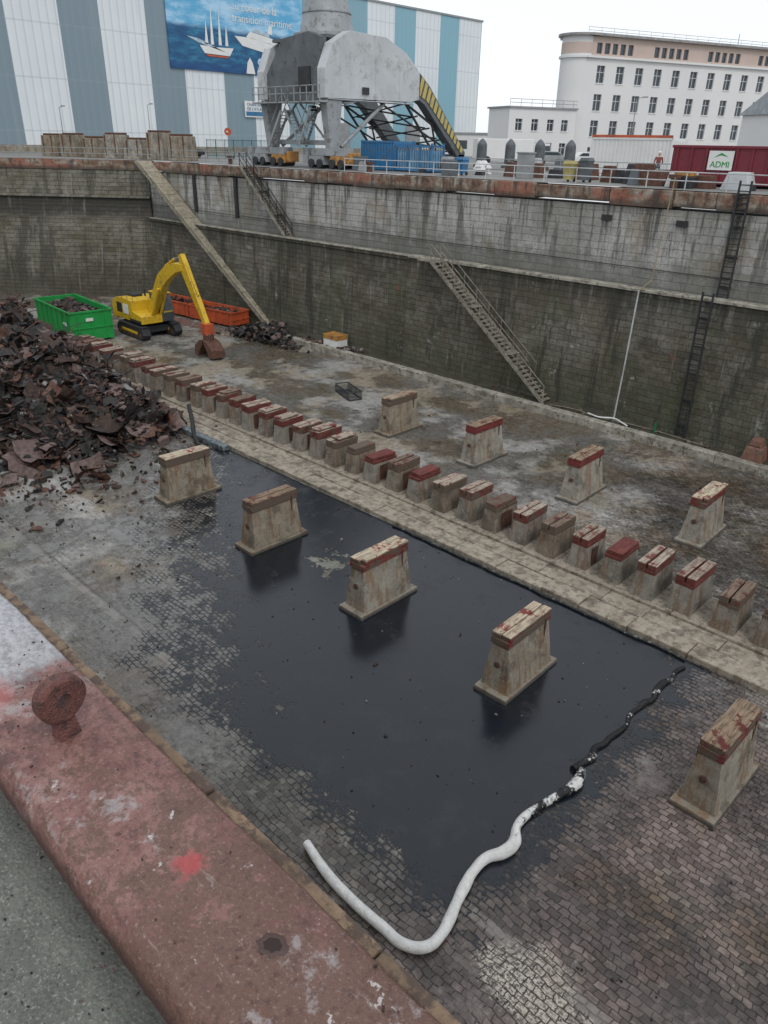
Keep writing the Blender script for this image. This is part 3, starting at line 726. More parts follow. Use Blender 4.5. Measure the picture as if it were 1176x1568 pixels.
# ---------------- skips
def skip(name,L,W,H,mat,loc,rot,fill=None,ribs=7,inner=DARKST):
    e=empty(name,loc,rot); b=B(); t=.07
    b.box(0,L,0,W,.15,.25,0)
    b.box(0,L,0,t,.252,H,0); b.box(0,L,W-t,W,.252,H,0); b.box(0,t,t,W-t,.252,H,0)
    b.hexa([(L-t,t,.252),(L,t,.252),(L,W-t,.252),(L-t,W-t,.252)],[(L-t,t,H*.95),(L,t,H*.95),(L,W-t,H*.95),(L-t,W-t,H*.95)],0)
    for i in range(ribs):
        x=L*(i+.3)/ribs
        b.box(x,x+.12,-.08,-.001,.25,H-.14,0); b.box(x,x+.12,W+.001,W+.08,.25,H-.14,0)
    for y in(-.09,W+.001): b.box(-.02,L+.02,y,y+.09,H-.12,H+.02,0)
    for i in range(3): b.box(L+.001,L+.07,W*(i+.5)/3-.06,W*(i+.5)/3+.06,.25,H-.14,0)
    b.box(L+.001,L+.09,-.05,W+.05,H*.45,H*.45+.1,0); b.box(L+.001,L+.09,-.05,W+.05,H-.13,H+.01,0)
    b.box(-.08,-.001,0,W,H-.13,H,0)
    b.box(.2,L-.2,.5,.68,0,.15,1); b.box(.2,L-.2,W-.68,W-.5,0,.15,1)
    b.build('body',[mat,inner],parent=e,bevel=.01)
    if fill:
        b=B(); b.box(.1,L-.1,.1,W-.1,.3,H*.7,0)
        for k in range(fill):
            piece(b,(U(.4,L-.4),U(.4,W-.4),H*.75+U(-.1,.3)),U(.08,.4),random.choice((0,1,4,1,0)),.25)
        b.build('scrap_load',DM,parent=e)
    return e
g=skip('green_skip',8.0,3.4,2.5,GRN,(-67.6,26.2,0),-.08,420)
b=B(); b.box(6.6,7.3,-.1,-.092,1.35,1.6); b.box(8.1,8.105,1.2,1.8,1.7,1.95); b.build('label',[WHT],parent=g)
skip('red_skip',6.0,2.0,1.35,REDP,(-68.3,37.3,0),.1,60)
skip('red_skip',5.8,2.0,1.35,REDP,(-62.0,37.8,0),.12,60)

# ---------------- excavator
e=empty('excavator',(-59.0,32.0,0),-.05); e.scale=(1.06,1.06,1.06)
b=B()
for y in(-1.35,1.35):
    pr=[(-2.3,.45),(-2.05,.1),(-1.7,0),(1.7,0),(2.05,.1),(2.3,.45),(2.1,.85),(1.7,.98),(-1.7,.98),(-2.1,.85)]
    b.extr(pr,'y',y-.32,y+.32,0)
    n=26
    for i in range(n):
        x=-1.9+3.8*i/(n-1); b.box(x-.05,x+.05,y-.36,y+.36,.985,1.03,0)
    for i in range(6): b.tube((-1.7+i*.68,y-.34,.33),(-1.7+i*.68,y+.34,.33),.22,n=12,m=1)
    b.box(-1.3,1.3,y-.37,y+.37,.42,.62,2)
b.box(-1.2,1.2,-1.05,1.05,.4,.9,0); b.tube((0,0,.9),(0,0,1.15),.7,n=20,m=0)
b.build('tracks',[DARKST,RUST,YEL],parent=e,bevel=.02)
b=B()
b.extr([(-2.9,1.2),(1.7,1.2),(1.7,1.75),(.2,2.0),(.2,2.75),(-1.4,2.85),(-2.6,2.7),(-2.95,2.4)],'y',-1.4,.35,0)
b.extr([(-2.9,1.2),(-.3,1.2),(-.3,2.6),(-2.5,2.7),(-2.95,2.4)],'y',.352,1.4,0)
b.extr([(-3.2,1.1),(-2.6,1.1),(-2.6,2.55),(-3.0,2.5),(-3.25,2.1)],'y',-1.42,1.42,0)
b.box(-2.4,-1.5,-1.42,-1.401,1.65,2.4,1); b.box(-1.3,-.4,-1.42,-1.401,1.65,2.4,2)
b.box(-2.45,-.65,1.401,1.42,1.5,2.1,1)
b.box(-2.0,-1.0,-.6,.2,2.8,3.0,1); b.tube((-1.6,.7,2.45),(-1.6,.7,3.2),.07,n=8,m=1)
b.box(-.2,1.6,-1.44,-1.401,1.2,1.42,1)
for i in range(4):
    x=-2.4+i*.9; b.tube((x,-1.3,2.7),(x,-1.3,3.2),.02,n=5,m=1)
b.tube((-2.4,-1.3,3.2),(.3,-1.3,3.2),.02,n=5,m=1)
b.build('upper_structure',[YEL,DARKST,WHT],parent=e,bevel=.05)
b=B()
b.extr([(-.25,1.2),(1.55,1.2),(1.75,1.9),(1.35,3.2),(-.25,3.25)],'y',.40,1.38,0)
b.box(-.28,1.4,.36,1.42,3.252,3.33,1)
for x0,x1,z0,z1 in((-.1,.55,2.1,3.1),(.65,1.25,1.5,3.05)):
    b.box(x0,x1,1.382,1.40,z0,z1,2); b.box(x0,x1,.38,.398,z0,z1,2)
b.box(1.72,1.76,.5,1.28,1.9,2.0,1)
b.build('cab',[DGREY,YEL,GLASS],parent=e,bevel=.04)
def plate(b,path,widths,y0,y1,m):
    L=[];Rr=[]
    for i,p in enumerate(path):
        p=Vector(p); a=Vector(path[max(0,i-1)]); c=Vector(path[min(len(path)-1,i+1)]); d=(c-a).normalized(); nn=Vector((-d.y,d.x))
        L.append(tuple(p+nn*widths[i]/2)); Rr.append(tuple(p-nn*widths[i]/2))
    for i in range(len(path)-1):
        b.extr([Rr[i],Rr[i+1],L[i+1],L[i]],'y',y0,y1,m)
b=B()
plate(b,[(.9,1.8),(2.1,3.4),(3.2,4.6),(4.3,5.3),(5.6,5.8),(6.6,5.9)],[.6,.85,1.05,.95,.7,.45],-.28,.22,0)
b.tube((1.4,-.38,1.5),(3.0,-.38,4.0),.12,n=8,m=0); b.tube((1.4,.3,1.5),(3.0,.3,4.0),.12,n=8,m=0)
b.tube((3.9,-.03,5.7),(5.3,-.03,6.35),.11,n=8,m=0); b.tube((5.3,-.03,6.35),(6.5,-.03,6.7),.06,n=8,m=1)
b.build('boom',[YEL,GALV],parent=e,bevel=.03)
b=B()
plate(b,[(6.4,6.8),(6.7,5.9),(7.9,4.1),(9.1,2.3)],[.35,.85,.65,.4],-.2,.16,0)
b.tube((7.0,-.03,6.3),(8.3,-.03,4.2),.09,n=8,m=0)
b.build('stick',[YEL],parent=e,bevel=.03)
b=B()
b.box(8.8,9.5,-.35,.3,1.6,2.4,0); b.tube((9.2,-.02,1.2),(9.2,-.02,1.7),.38,n=12,m=1)
for s in(-1,1):
    b.extr([(9.2,1.3),(9.2+s*.55,1.2),(9.2+s*1.2,.7),(9.2+s*1.25,.15),(9.2+s*.75,.05),(9.2+s*.45,.6),(9.2+s*.2,.8)],'y',-.55,.5,1)
b.build('grapple',[REDP,RUST],parent=e,bevel=.03)

b=B()
for zz in(.05,.55):
    for y in(0,.9): b.tube((0,y,zz),(2.3,y,zz),.04,n=5)
    for x in(0,2.3): b.tube((x,0,zz),(x,.9,zz),.04,n=5)
for i in range(12):
    x=2.3*i/11
    for y in(0,.9): b.tube((x,y,.05),(x,y,.55),.022,n=4)
for i in range(5): b.tube((0,0,.1+i*.1),(2.3,0,.1+i*.1),.018,n=4); b.tube((0,.9,.1+i*.1),(2.3,.9,.1+i*.1),.018,n=4)
for i in range(6): b.tube((0,.15*i+.05,.05),(2.3,.15*i+.05,.05),.02,n=4)
b.build('steel_basket',[DARKST],loc=(-36.2,32.6,0),rot=-.35)
b=B(); b.box(0,1.6,0,1.1,.05,.6,0); b.box(-.03,1.63,-.03,1.13,.602,.95,1); b.box(.2,.7,-.05,-.031,.15,.4,0)
b.build('orange_storage_box',[WHT,ORG],loc=(-45,39.3,.42),bevel=.04)
b=B(); b.frus(0,0,1.1,1.0,.8,.8,0,.8,0); b.frus(0,0,.7,.7,.5,.6,.802,1.2,0); b.build('rusty_concrete_block',[mat_concrete('rusty_red_concrete',(.15,.06,.05),(.27,.17,.13))],loc=(-11.6,39.8,.4),bevel=.08)
b=B(); b.tube((0,0,0),(0,0,.5),.07,n=10); b.tube((0,0,.5),(0,0,.6),.035,n=10); b.build('green_bottle',[simple('dark_green',(.02,.16,.06))],loc=(-17.2,39.9,.42))
curve('white_hose',[(-21.5,39.9,.48),(-20.6,39.7,.5),(-19.9,40.1,.5),(-19.2,39.8,.5),(-18.7,39.5,.5)],.05,WHT)
curve('rope',[(-24,39.6,.48),(-22.5,39.9,.5),(-21,39.7,.48),(-18,40.0,.48),(-14,39.7,.48)],.03,simple('rope_tan',(.2,.18,.13)))

# ---------------- warehouse
e=empty('striped_warehouse')
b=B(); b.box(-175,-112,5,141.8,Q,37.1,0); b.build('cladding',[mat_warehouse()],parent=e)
b=B(); b.box(-175.2,-111.8,4.8,142.0,37.102,37.4,0); b.box(-111.99,-111.6,5,141.9,Q,Q+.9,1)
for y in (101,120): b.box(-111.99,-111.8,y,y+4,Q+.9,Q+5,0)
b.build('trim',[GALV,CONCG],parent=e)
bn=empty('advertising_banner')
b=B(); b.box(-111.9,-111.75,69.0,94.3,24.3,35.6); b.build('panel',[mat_banner()],parent=bn)
b=B(); xx0,xx1=-111.74,-111.68
def P(pts,m): b.extr(pts,'x',xx0,xx1,m)
P([(74.2,27.6),(75.0,26.6),(79.5,26.5),(80.3,27.6),(77,27.5)],0); P([(75.2,26.5),(79.4,26.4),(79,26.2),(75.5,26.25)],2)
for y0,hh in((75.2,31),(76.2,33.0),(77.6,32.6),(78.8,30.6)): P([(y0,27.8),(y0+.55,27.8),(y0+.3,hh)],0)
P([(80.6,29.3),(82,28.1),(90.8,26.8),(91.6,27.9),(88.4,28.6),(83.6,29.3)],0)
P([(82.8,29.35),(88.2,28.7),(88.0,29.5),(83.6,30.1)],0); P([(84,30.15),(87.4,29.6),(87.2,30.1),(84.5,30.6)],3); P([(87.0,30.15),(87.8,30.0),(87.9,31.2),(87.3,31.2)],0)
P([(72.0,28.6),(74.0,27.9),(79.0,26.9),(78.0,27.2),(74,28.4)],3)
P([(82.5,24.4),(82.8,25.9),(83.3,26.6),(83.8,25.9),(84.2,24.4)],0)
for y0,z0 in((85.4,26.1),(87.2,26.2),(89.0,25.9),(86.3,25.0),(88.1,24.95)):
    P([(y0+.62*math.cos(t*.5236),z0+.55*math.sin(t*.5236)) for t in range(12)],1)
b.build('ship_graphics',[WHT,simple('pale_blue',(.45,.6,.75),.5),REDP,simple('pale_ship_grey',(.45,.55,.62),.5)],parent=bn)
def text(name,s,loc,size,mat,parent,rot=(math.pi/2,0,math.pi/2)):
    c=bpy.data.curves.new(name,'FONT'); c.body=s; c.size=size; c.extrude=.01; o=bpy.data.objects.new(name,c); scene.collection.objects.link(o)
    o.location=loc; o.rotation_euler=rot; c.materials.append(mat)
    if parent:o.parent=parent
text('slogan','au coeur de la\ntransition maritime',(-111.7,80.3,32.7),1.5,WHT,bn)
e=empty('wall_sign'); b=B(); b.box(-111.8,-111.7,81.8,87.2,18.3,20.6); b.build('panel',[WHT],parent=e)
b=B(); b.box(-111.69,-111.66,82,87,18.5,19.1); b.build('band',[BLU],parent=e); text('lettering','CHANTIERS\nDE L\'ATLANTIQUE',(-111.66,82.2,19.9),.62,BLU,e)

# ---------------- white office building
ang=math.atan2(.928,.371); OB=empty('white_office_building',(-59.8,97.9,Q),ang)
b=B(); L=52
wins=[]; x=1.6
while x<L-2:
    wins.append((x,x+1.25)); x+=3.15
rows=[(.3,1.9),(3.2,5.1),(6.25,8.15),(9.45,11.4)]
def facade(b,L,rows,wins,H,y=0,m=0,gl=1,depth=.35):
    zc=0
    for z0,z1 in rows:
        b.box(0,L,y,y+depth,zc,z0,m)
        xc=0
        for a,c in wins:
            b.box(xc,a,y,y+depth,z0,z1,m); xc=c
            b.box(a,c,y+depth-.12,y+depth-.06,z0,z1,gl)
            b.box((a+c)/2-.03,(a+c)/2+.03,y+depth-.17,y+depth-.125,z0,z1,m)
            b.box(a,c,y+depth-.18,y+depth-.172,(z0+z1)/2+.2,(z0+z1)/2+.26,m)
            b.box(a-.06,c+.06,y-.08,y-.001,z0-.12,z0-.02,m)
        b.box(xc,L,y,y+depth,z0,z1,m); zc=z1
    b.box(0,L,y,y+depth,zc,H,m)
facade(b,L,rows,wins,12.2)
w2=[]; x=1.2
while x<L-6:
    for i in range(5): w2.append((x+i*1.25,x+i*1.25+.85))
    x+=9.4
b.box(0,L,.02,.35,12.45,12.7,2)
xc=0
for a,c in w2:
    b.box(xc,a,.02,.35,12.7,13.9,2); b.box(a,c,.25,.3,12.7,13.9,1); xc=c
b.box(xc,L,.02,.35,12.7,13.9,2); b.box(0,L,.02,.35,13.9,14.6,2)
b.box(-.3,L+.2,-.35,.4,12.2,12.448,0)
b.box(-.1,L+.4,-.6,6.4,14.602,14.9,3)
b.box(0,L,.37,6.0,0,14.6,0)
cx,cy,rr=.2,2.3,2.3
b.tube((cx,cy,0),(cx,cy,14.6),rr,n=48,m=0); b.tube((cx,cy,14.602),(cx,cy,14.88),rr+.55,n=48,m=3)
b.tube((cx,cy,12.2),(cx,cy,12.45),rr+.25,n=48,m=0); b.tube((cx,cy,12.7),(cx,cy,13.9),rr+.03,n=48,m=2)
b.box(42,L,1.5,5.5,14.902,17.0,0); b.box(39,40,3,4,14.902,16.2,3)
b.build('walls_and_windows',[PLAST,GLASS,PINK,simple('roof_edge_grey',(.3,.29,.28),.7)],parent=OB)
b=B()
for i in range(26): b.tube((i*2,.5,14.9),(i*2,.5,15.6),.025,n=4)
for zz in(15.25,15.6): b.tube((0,.5,zz),(L,.5,zz),.025,n=4)
b.tube((43,5,17),(43,5,21),.06,n=5); b.tube((30,5,15),(30,5,17),.05,n=5)
b.build('roof_railing',[GALV],parent=OB)
tmp=B(); facade(tmp,10.2,[(.8,2.3),(3.7,5.0)],[(1,2),(3.4,4.4),(5.8,6.8),(8.0,9.0)],6.2)
tmp.box(0,10.2,.37,5,0,6.2,0); tmp.box(-.2,10.3,-.2,5.2,6.202,6.4,2)
for i in range(7): tmp.tube((i*1.6,0,6.4),(i*1.6,0,7.2),.03,n=4,m=2)
tmp.tube((0,0,7.2),(10.2,0,7.2),.03,n=4,m=2); tmp.tube((0,0,6.8),(10.2,0,6.8),.03,n=4,m=2)
o=tmp.build('annex',[PLAST,GLASS,GALV],parent=OB); o.location=(-11.4,-.5,0)
b=B()
b.box(0,16,0,5,0,5.2,0)
b.hexa([(-.3,-.3,5.202),(16.3,-.3,5.202),(16.3,5.3,5.202),(-.3,5.3,5.202)],[(1.5,2.4,8.0),(16.3,2.4,8.0),(16.3,2.6,8.0),(1.5,2.6,8.0)],1)
for i in range(4): b.box(2+i*3.6,3.6+i*3.6,-.05,-.001,1.5,3,2)
b.build('white_shed',[PLAST,simple('slate',(.22,.24,.25),.6),GLASS],loc=(-31.5,87.5,Q),rot=1.0)
b=B(); b.box(0,70,0,8,0,3.6,0); b.box(-.2,70.2,-.2,8.2,3.602,3.9,1)
for i in range(14): b.box(2+i*5,4+i*5,-.05,-.001,1.2,2.6,2)
b.build('low_building',[PLAST,GALV,GLASS],loc=(-100,118,Q),rot=.55)

# ---------------- crane
C=empty('dockside_portal_crane')
X0,X1=-57.6,-49.2
prof=[(43.6,5.0),(43.6,7.0),(44.4,8.7),(46.2,9.6),(50.2,9.5),(52.6,8.6),(54.3,7.3),(54.3,5.3),(53.2,5.1)]
b=B()
for xa in(X0,X1-.9):
    b.extr([(p,q+Q) for p,q in prof],'x',xa,xa+.9,0)
    for y in(46.2,49,51.8): b.box(xa-.03,xa+.93,y,y+.05,Q+5.1,Q+8.4,0)
    b.box(xa-.08,xa+.98,43.9,53.6,Q+4.92,Q+4.98,0)
b.build('side_girders',[WHST],parent=C,bevel=.06)
b=B()
leg=[(54.305,5.3),(54.305,7.3),(55.6,6.4),(60.9,1.3),(60.9,.9),(59.9,.9),(55.0,5.0)]
for xa in(X0,X1-.88): b.extr([(p,q+Q) for p,q in leg],'x',xa,xa+.88,0)
b.build('rear_legs',[DGREY],parent=C)
b=B(); b.extr([(54.35,Q+5.6),(54.35,Q+7.2),(55.5,Q+6.3),(60.7,Q+1.4),(60.3,Q+1.2),(55.2,Q+5.3)],'x',X1+.03,X1+.06,0); b.build('hazard_plate',[mat_hazard()],parent=C)
b=B()
b.extr([(X0+.9,Q+4.9),(X1-.92,Q+4.9),(X1-.92,Q+9.1),(X1-2.2,Q+9.5),(-54.6,Q+9.2),(X0+.9,Q+6.8)],'y',43.9,44.6,0)
b.box(-52.6,-51.2,43.8,43.898,Q+5.5,Q+7.2,1)
b.extr([(X0+.9,Q+5.2),(X1-.92,Q+5.2),(X1-.92,Q+8.2),(X0+.9,Q+8.2)],'y',52.0,52.5,0)
b.box(X0+.9,X1-.92,44.6,51.0,Q+9.1,Q+9.32,0)
b.box(X0,X1,60.0,60.8,Q+.6,Q+1.1,0)
for xa in(X0+.4,X1-.4):
    b.tube((xa,53,Q+5),(xa,57.5,Q+.6),.12,n=6,m=1); b.tube((xa,56,Q+5.0),(xa,57.5,Q+.6),.10,n=6,m=1)
    b.tube((xa,53,Q+5),(xa,59.5,Q+2.2),.10,n=6,m=1); b.tube((xa,50,Q+4.9),(xa,60,Q+1.0),.08,n=6,m=1)
for i in range(5):
    y=53+i*1.6; b.tube((X0+.4,y,Q+5-i*.9),(X1-.4,y+1,Q+4-i*.8),.07,n=6,m=1); b.tube((X1-.4,y,Q+5-i*.9),(X0+.4,y+1,Q+4-i*.8),.07,n=6,m=1)
b.build('cross_girders',[DGREY,DARKST],parent=C)
b=B()
for xa in(X0+.45,X1-.45):
    b.frus(xa,44.6,.6,.8,.8,1.7,Q+1.5,Q+4.9,0)
    b.tube((xa,45.6,Q+1.6),(xa,50.5,Q+4.9),.16,n=8,m=0)
b.beam((X0+.8,44.6,Q+1.9),(X1-.8,44.6,Q+1.9),.35,.35,0)
b.tube((X0+.8,44.4,Q+2.0),(-53.4,44.4,Q+4.9),.1,n=6); b.tube((X1-.8,44.4,Q+2.0),(-53.4,44.4,Q+4.9),.1,n=6)
b.build('front_legs',[GREYST],parent=C,bevel=.04)
b=B()
for xa in(X0+.45,X1-.45):
    b.box(xa-2.0,xa+2.0,44.1,45.1,Q+.95,Q+1.5,0)
    for s in(-1,1):
        b.extr([(xa+s*1.25-.95,Q+.3),(xa+s*1.25+.95,Q+.3),(xa+s*1.25+.8,Q+.94),(xa+s*1.25-.8,Q+.94)],'y',44.0,45.2,1 if s>0 else 0)
        for q in(-.5,.5): b.tube((xa+s*1.25+q,43.85,Q+.38),(xa+s*1.25+q,45.3,Q+.38),.34,n=14,m=2)
    b.box(xa-2.9,xa-2.3,44.0,45.2,Q+.4,Q+1.5,0); b.box(xa+2.35,xa+2.8,44.1,45.1,Q+.4,Q+1.2,1)
b.build('bogies',[GREYST,ORG,DARKST],parent=C,bevel=.03)
b=B()
def flight(x0,z0,x1,z1,y):
    for yy in(y,y+.8):
        b.beam((x0,yy,z0),(x1,yy,z1),.07,.22,0)
        b.beam((x0,yy,z0+1),(x1,yy,z1+1),.05,.05,0)
    n=11
    for i in range(n):
        t=(i+.5)/n; b.box(x0+(x1-x0)*t-.15,x0+(x1-x0)*t+.15,y,y+.8,z0+(z1-z0)*t-.03,z0+(z1-z0)*t+.03,0)
flight(-56.2,Q+1.6,-54.4,Q+4.2,43.4); flight(-54.2,Q+4.3,-52.4,Q+1.7,43.6); flight(-52.2,Q+1.6,-50.6,Q+4.4,43.3)
b.box(X0,X1,43.0,43.85,Q+4.7,Q+4.8,0)
for i in range(12):
    x=X0+(X1-X0)*i/11; b.box(x-.03,x+.03,43.0,43.06,Q+4.8,Q+5.85,0)
for zz in(5.35,5.85): b.box(X0,X1,43.0,43.05,Q+zz-.03,Q+zz+.03,0)
b.build('stairs_and_walkways',[GREYST],parent=C)
b=B()
b.tube((-53.4,47.6,Q+9.3),(-53.4,47.6,Q+9.7),2.7,n=40,m=0)
b.tube((-53.4,47.6,Q+9.7),(-53.4,47.6,Q+13),2.2,1.5,n=40,m=0)
b.tube((-53.4,47.6,Q+13),(-53.4,47.6,Q+16),1.5,1.4,n=40,m=0)
b.tube((-53.4,47.6,Q+11.1),(-53.4,47.6,Q+11.2),1.98,n=40,m=0)
b.build('slewing_tower',[GREYST],parent=C)
b=B(); b.box(-51.1,-50.6,43.5,43.9,Q+4.1,Q+4.5); b.box(X1+.05,X1+.12,47.5,48.2,Q+5.4,Q+5.9); b.build('flood_lamps',[DARKST],parent=C)

# ---------------- quay objects
pts=[(-72.5,45.2),(-75.6,44.6),(-78.7,43.9),(-81.9,43.2),(-85,42.4),(-88,41.4),(-91,40.6)]
for i,(x,y) in enumerate(pts):
    b=B(); hh=U(1.6,2.6); ww=U(1.9,2.8); b.frus(0,0,ww,2.0,ww-.2,1.8,0,hh,0)
    b.box(-.9,.9,-.7,.7,hh+.002,hh+.2,1)
    for s in(-.7,.7): b.box(s-.05,s+.05,-1.03,-.92,.2,hh,1)
    b.build('concrete_dock_block',[CONCG,RUST],loc=(x,y,Q),rot=.3+U(-.2,.2),bevel=.08)
b=B()
for i in range(9): b.box(i*1.1,i*1.1+.06,0,.06,0,2.0)
b.box(0,8.86,0,.06,1.9,1.96); b.box(0,8.86,0,.06,.3,.36)
for i in range(60): b.box(i*.147,i*.147+.02,.02,.04,.3,1.9)
b.build('mesh_fence',[simple('teal_fence',(.04,.13,.14))],loc=(-80,53,Q),rot=.5)
def bluecont(name,L,W,H,mat,loc,rot):
    b=B(); b.box(0,L,0,W,.1,H,0)
    n=int(L/.3)
    for i in range(n): b.box(i*.3+.05,i*.3+.17,-.05,-.001,.2,H-.15,0)
    for i in range(int(W/.3)): b.box(L+.001,L+.05,i*.3+.05,i*.3+.17,.2,H-.15,0)
    for x in(0,L): 
        for y in(0,W): b.box(x-.08,x+.08,y-.08,y+.08,0,H+.03,0)
    b.box(0,L,-.08,-.052,H-.12,H+.03,0); b.box(0,L,-.08,-.052,.05,.2,0)
    return b.build(name,[mat],loc=loc,rot=rot,bevel=.01)
bluecont('blue_container',3.4,2.4,2.1,BLU,(-48,46.4,Q),.05)
b=B()
b.box(0,3.6,0,1.6,.1,.25,0); b.box(0,3.6,0,.05,1.7,1.85,0); b.box(0,3.6,1.55,1.6,1.7,1.85,0)
for x in(0,1.2,2.4,3.5): 
    for y in(0,1.5): b.box(x,x+.1,y,y+.1,.1,2.0,0)
for i in range(14):
    for j in range(5): b.tube((.25+i*.245,.2+j*.3,.26),(.25+i*.245,.2+j*.3,1.5),.11,n=8,m=1); b.tube((.25+i*.245,.2+j*.3,1.5),(.25+i*.245,.2+j*.3,1.75),.05,n=6,m=2)
b.build('gas_bottle_rack',[BLU,simple('bottle_blue',(.12,.25,.38)),GALV],loc=(-44.2,46.2,Q),rot=.05)
bluecont('white_container',6.1,2.4,2.6,WHT,(-32.3,54.8,Q),.05)
b=B(); b.box(0,6.1,-.1,-.09,2.62,2.78); b.build('red_roof_strip',[REDP],loc=(-32.3,54.8,Q),rot=.05)
g=skip('maroon_wagon',12,2.6,2.15,MARO,(-22.4,47.3,Q),.06,None,14)
b=B(); b.box(2.2,3.6,-.12,-.1,.9,1.9); b.build('logo_panel',[WHT],parent=g); text('lettering','ADMI',(2.35,-.13,1.05),.45,GRN,g,rot=(math.pi/2,0,0))
b=B(); b.extr([(2.5,1.55),(2.9,1.8),(3.3,1.6),(2.9,1.68)],'y',-.135,-.121); b.build('logo_swoosh',[GRN],parent=g)
for i in range(5):
    b=B(); b.tube((0,0,0),(0,0,.25),.75,n=20); b.tube((0,0,.25),(0,0,1.9),.5,.47,n=20)
    for k in range(5): b.tube((0,0,1.9+k*.12),(0,0,2.02+k*.12),.47*math.cos(k*.28),.47*math.cos((k+1)*.28),n=20)
    b.build('mooring_post',[DGREY],loc=(-49.6+i*2.9,64+i*.6,Q))
def bin_(loc,mat,hh=1.1):
    b=B(); b.frus(0,0,.5,.55,.62,.7,.12,hh-.1,0); b.frus(0,0,.68,.76,.5,.6,hh-.098,hh+.08,0); b.box(-.3,.3,-.42,-.36,hh-.12,hh-.06,0)
    for s in(-.22,.22): b.tube((s-.04,.25,.12),(s+.04,.25,.12),.12,n=10,m=1)
    b.build('wheelie_bin',[mat,BLK],loc=loc)
bin_((-27.6,44.6,Q),simple('dull_yellow',(.42,.36,.14))); bin_((-26.6,44.8,Q),DGREY,1.3); bin_((-38.0,45.2,Q),GALV); bin_((-37,45.6,Q),BLU)
b=B()
for k in range(26): 
    a=U(0,6.28); rr_=U(0,.4); z_=U(.1,.7); b.frus(math.cos(a)*rr_,math.sin(a)*rr_,U(.3,.6),U(.3,.6),.2,.2,z_-.1,z_+.25)
b.build('white_bulk_bag',[WHT],loc=(-37.4,48.4,Q))
b=B(); b.box(-.5,.5,-.3,.3,0,1.5,0); b.box(-.55,.55,-.35,.35,1.502,1.6,0); b.build('electric_cabinet',[GALV],loc=(-31.5,45.4,Q),bevel=.02)
b=B(); b.box(-.6,.6,-.4,.4,0,.6,0); b.box(-.5,.5,-.35,.35,.602,.85,1); b.build('generator_set',[DARKST,ORG],loc=(-20,44.2,Q),bevel=.05)
b=B()
for k in range(70):
    x=U(-47,-12); y=U(44,52) if R()<.5 else U(56,75)
    if y<52 and x>-23.5 and y>46.5: y=45
    a=U(.2,.8); b.frus(x,y,a*2,a*1.4,a*U(1.2,2),a*U(.9,1.4),Q,Q+U(.3,1.2),random.randrange(5))
b.build('stacked_quay_equipment',[DGREY,GALV,DARKST,RUST,WHST],bevel=.03)
for x,y in((-20.2,43.4),(-44,43.3),(-62,43.5)):
    b=B(); b.tube((0,0,0),(0,0,.5),.22,n=14); b.tube((0,0,.5),(0,0,.7),.34,n=14); b.build('mooring_bollard',[RUST],loc=(x,y,Q))
def car(loc,rot,mat):
    e=empty('parked_car',loc,rot); b=B()
    b.extr([(-2.1,.35),(2.05,.35),(2.15,.7),(1.9,.9),(1.0,1.0),(-1.9,1.02),(-2.15,.85)],'y',-.85,.85,0)
    b.extr([(1.05,1.0),(.45,1.42),(-1.2,1.45),(-1.85,1.02)],'y',-.72,.72,0)
    b.extr([(.9,1.05),(.4,1.36),(-1.1,1.38),(-1.6,1.05)],'y',-.735,.735,1)
    for x in(-1.35,1.3):
        for y in(-.87,.67): b.tube((x,y,.33),(x,y+.2,.33),.33,n=16,m=2)
    b.build('body',[mat,GLASS,BLK],parent=e,bevel=.05)
car((-83,52,Q),.6,DARKST); car((-52,80,Q),.9,GALV); car((-46,78,Q),.9,WHT); car((-58,84,Q),.9,DGREY); car((-34,72,Q),1.0,DGREY); car((-41,75,Q),1.0,REDP)
b=B(); b.box(0,6.5,0,2.3,.4,2.6,0); b.box(6.52,8.4,.05,2.25,.4,2.2,0); b.box(7.3,8.42,.04,2.26,1.3,2.0,1)
for x in(1.2,7.2):
    for y in(-.02,2.05): b.tube((x,y,.42),(x,y+.28,.42),.42,n=14,m=2)
b.build('white_truck',[WHT,GLASS,BLK],loc=(-58,74,Q),rot=.9,bevel=.06)
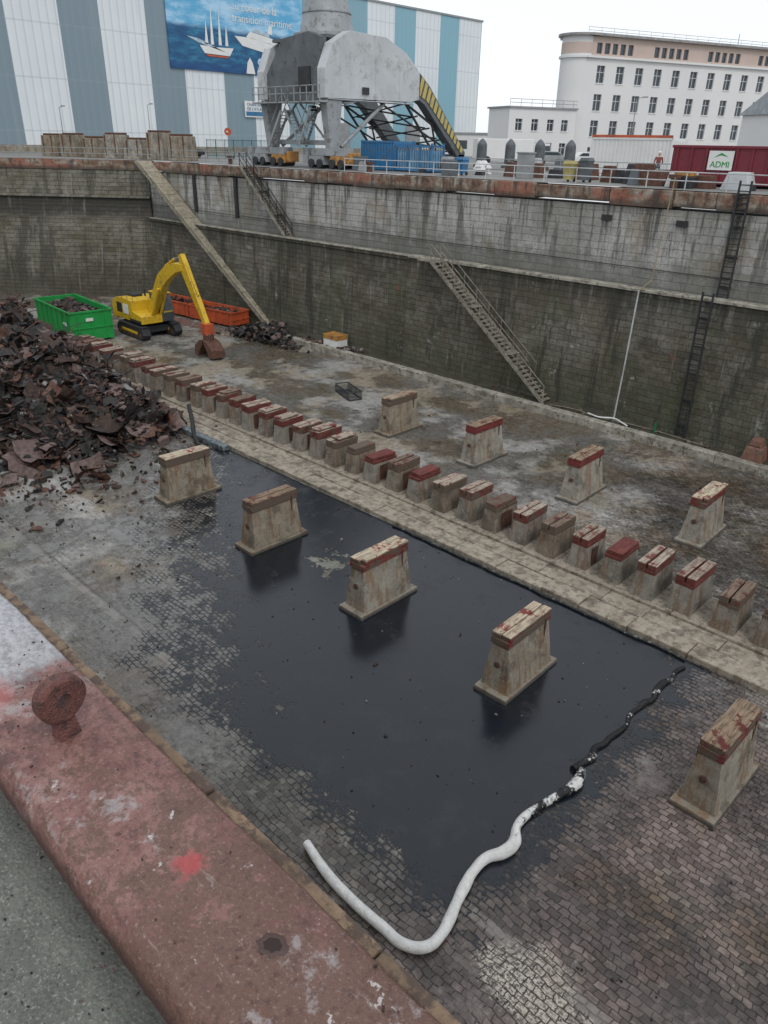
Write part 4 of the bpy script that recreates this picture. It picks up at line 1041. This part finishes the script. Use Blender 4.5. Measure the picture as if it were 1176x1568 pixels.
for x,y,hh in((-104,60,6),(-96,44,5),(-48,90,7)):
    b=B(); b.tube((0,0,0),(0,0,hh),.07,.04,n=8); b.tube((0,0,hh),(.9,0,hh+.1),.035,n=6); b.box(.7,1.3,-.12,.12,hh+.05,hh+.18); b.build('street_lamp',[GALV],loc=(x,y,Q))
b=B(); b.tube((0,0,0),(0,0,3),.05,n=6,m=1); b.tube((0,0,2.8),(.06,-.05,2.8),.4,n=18,m=0); b.box(.06,.09,-.28,.22,2.72,2.86,2); b.build('no_entry_sign',[REDP,GALV,WHT],loc=(-80,56,Q))
# worker
SKIN=simple('skin',(.5,.3,.22),.6)
e=empty('worker',(-26.2,53.4,Q),.5)
def skinmesh(name,vs,es,rd,mat,root=0):
    me=bpy.data.meshes.new(name); me.from_pydata(vs,es,[]); o=bpy.data.objects.new(name,me); scene.collection.objects.link(o); o.parent=e
    o.modifiers.new('s','SKIN')
    for i,rv in enumerate(rd): me.skin_vertices[0].data[i].radius=(rv,rv*.8)
    me.skin_vertices[0].data[root].use_root=True
    o.modifiers.new('u','SUBSURF').levels=1; me.materials.append(mat)
skinmesh('jacket',[(0,0,.92),(0,0,1.2),(0,0,1.42),(.2,0,1.4),(.27,.02,1.12),(.24,.2,.97),(-.2,0,1.4),(-.28,0,1.12),(-.27,.1,.9)],[(0,1),(1,2),(2,3),(3,4),(4,5),(2,6),(6,7),(7,8)],[.17,.15,.17,.08,.055,.045,.08,.055,.045],simple('worker_red',(.22,.05,.045)))
skinmesh('trousers',[(0,0,.9),(.1,0,.85),(.12,.03,.5),(.12,-.02,.1),(.12,.12,.04),(-.1,0,.85),(-.12,-.02,.5),(-.12,-.08,.1),(-.12,.06,.04)],[(0,1),(1,2),(2,3),(3,4),(0,5),(5,6),(6,7),(7,8)],[.15,.1,.07,.055,.04,.1,.07,.055,.04],DGREY)
skinmesh('head',[(0,0,1.48),(0,.01,1.58),(0,.01,1.72)],[(0,1),(1,2)],[.055,.09,.095],SKIN)
b=B(); b.tube((0,.01,1.72),(0,.01,1.80),.12,.07,n=14); b.build('helmet',[WHT],parent=e)
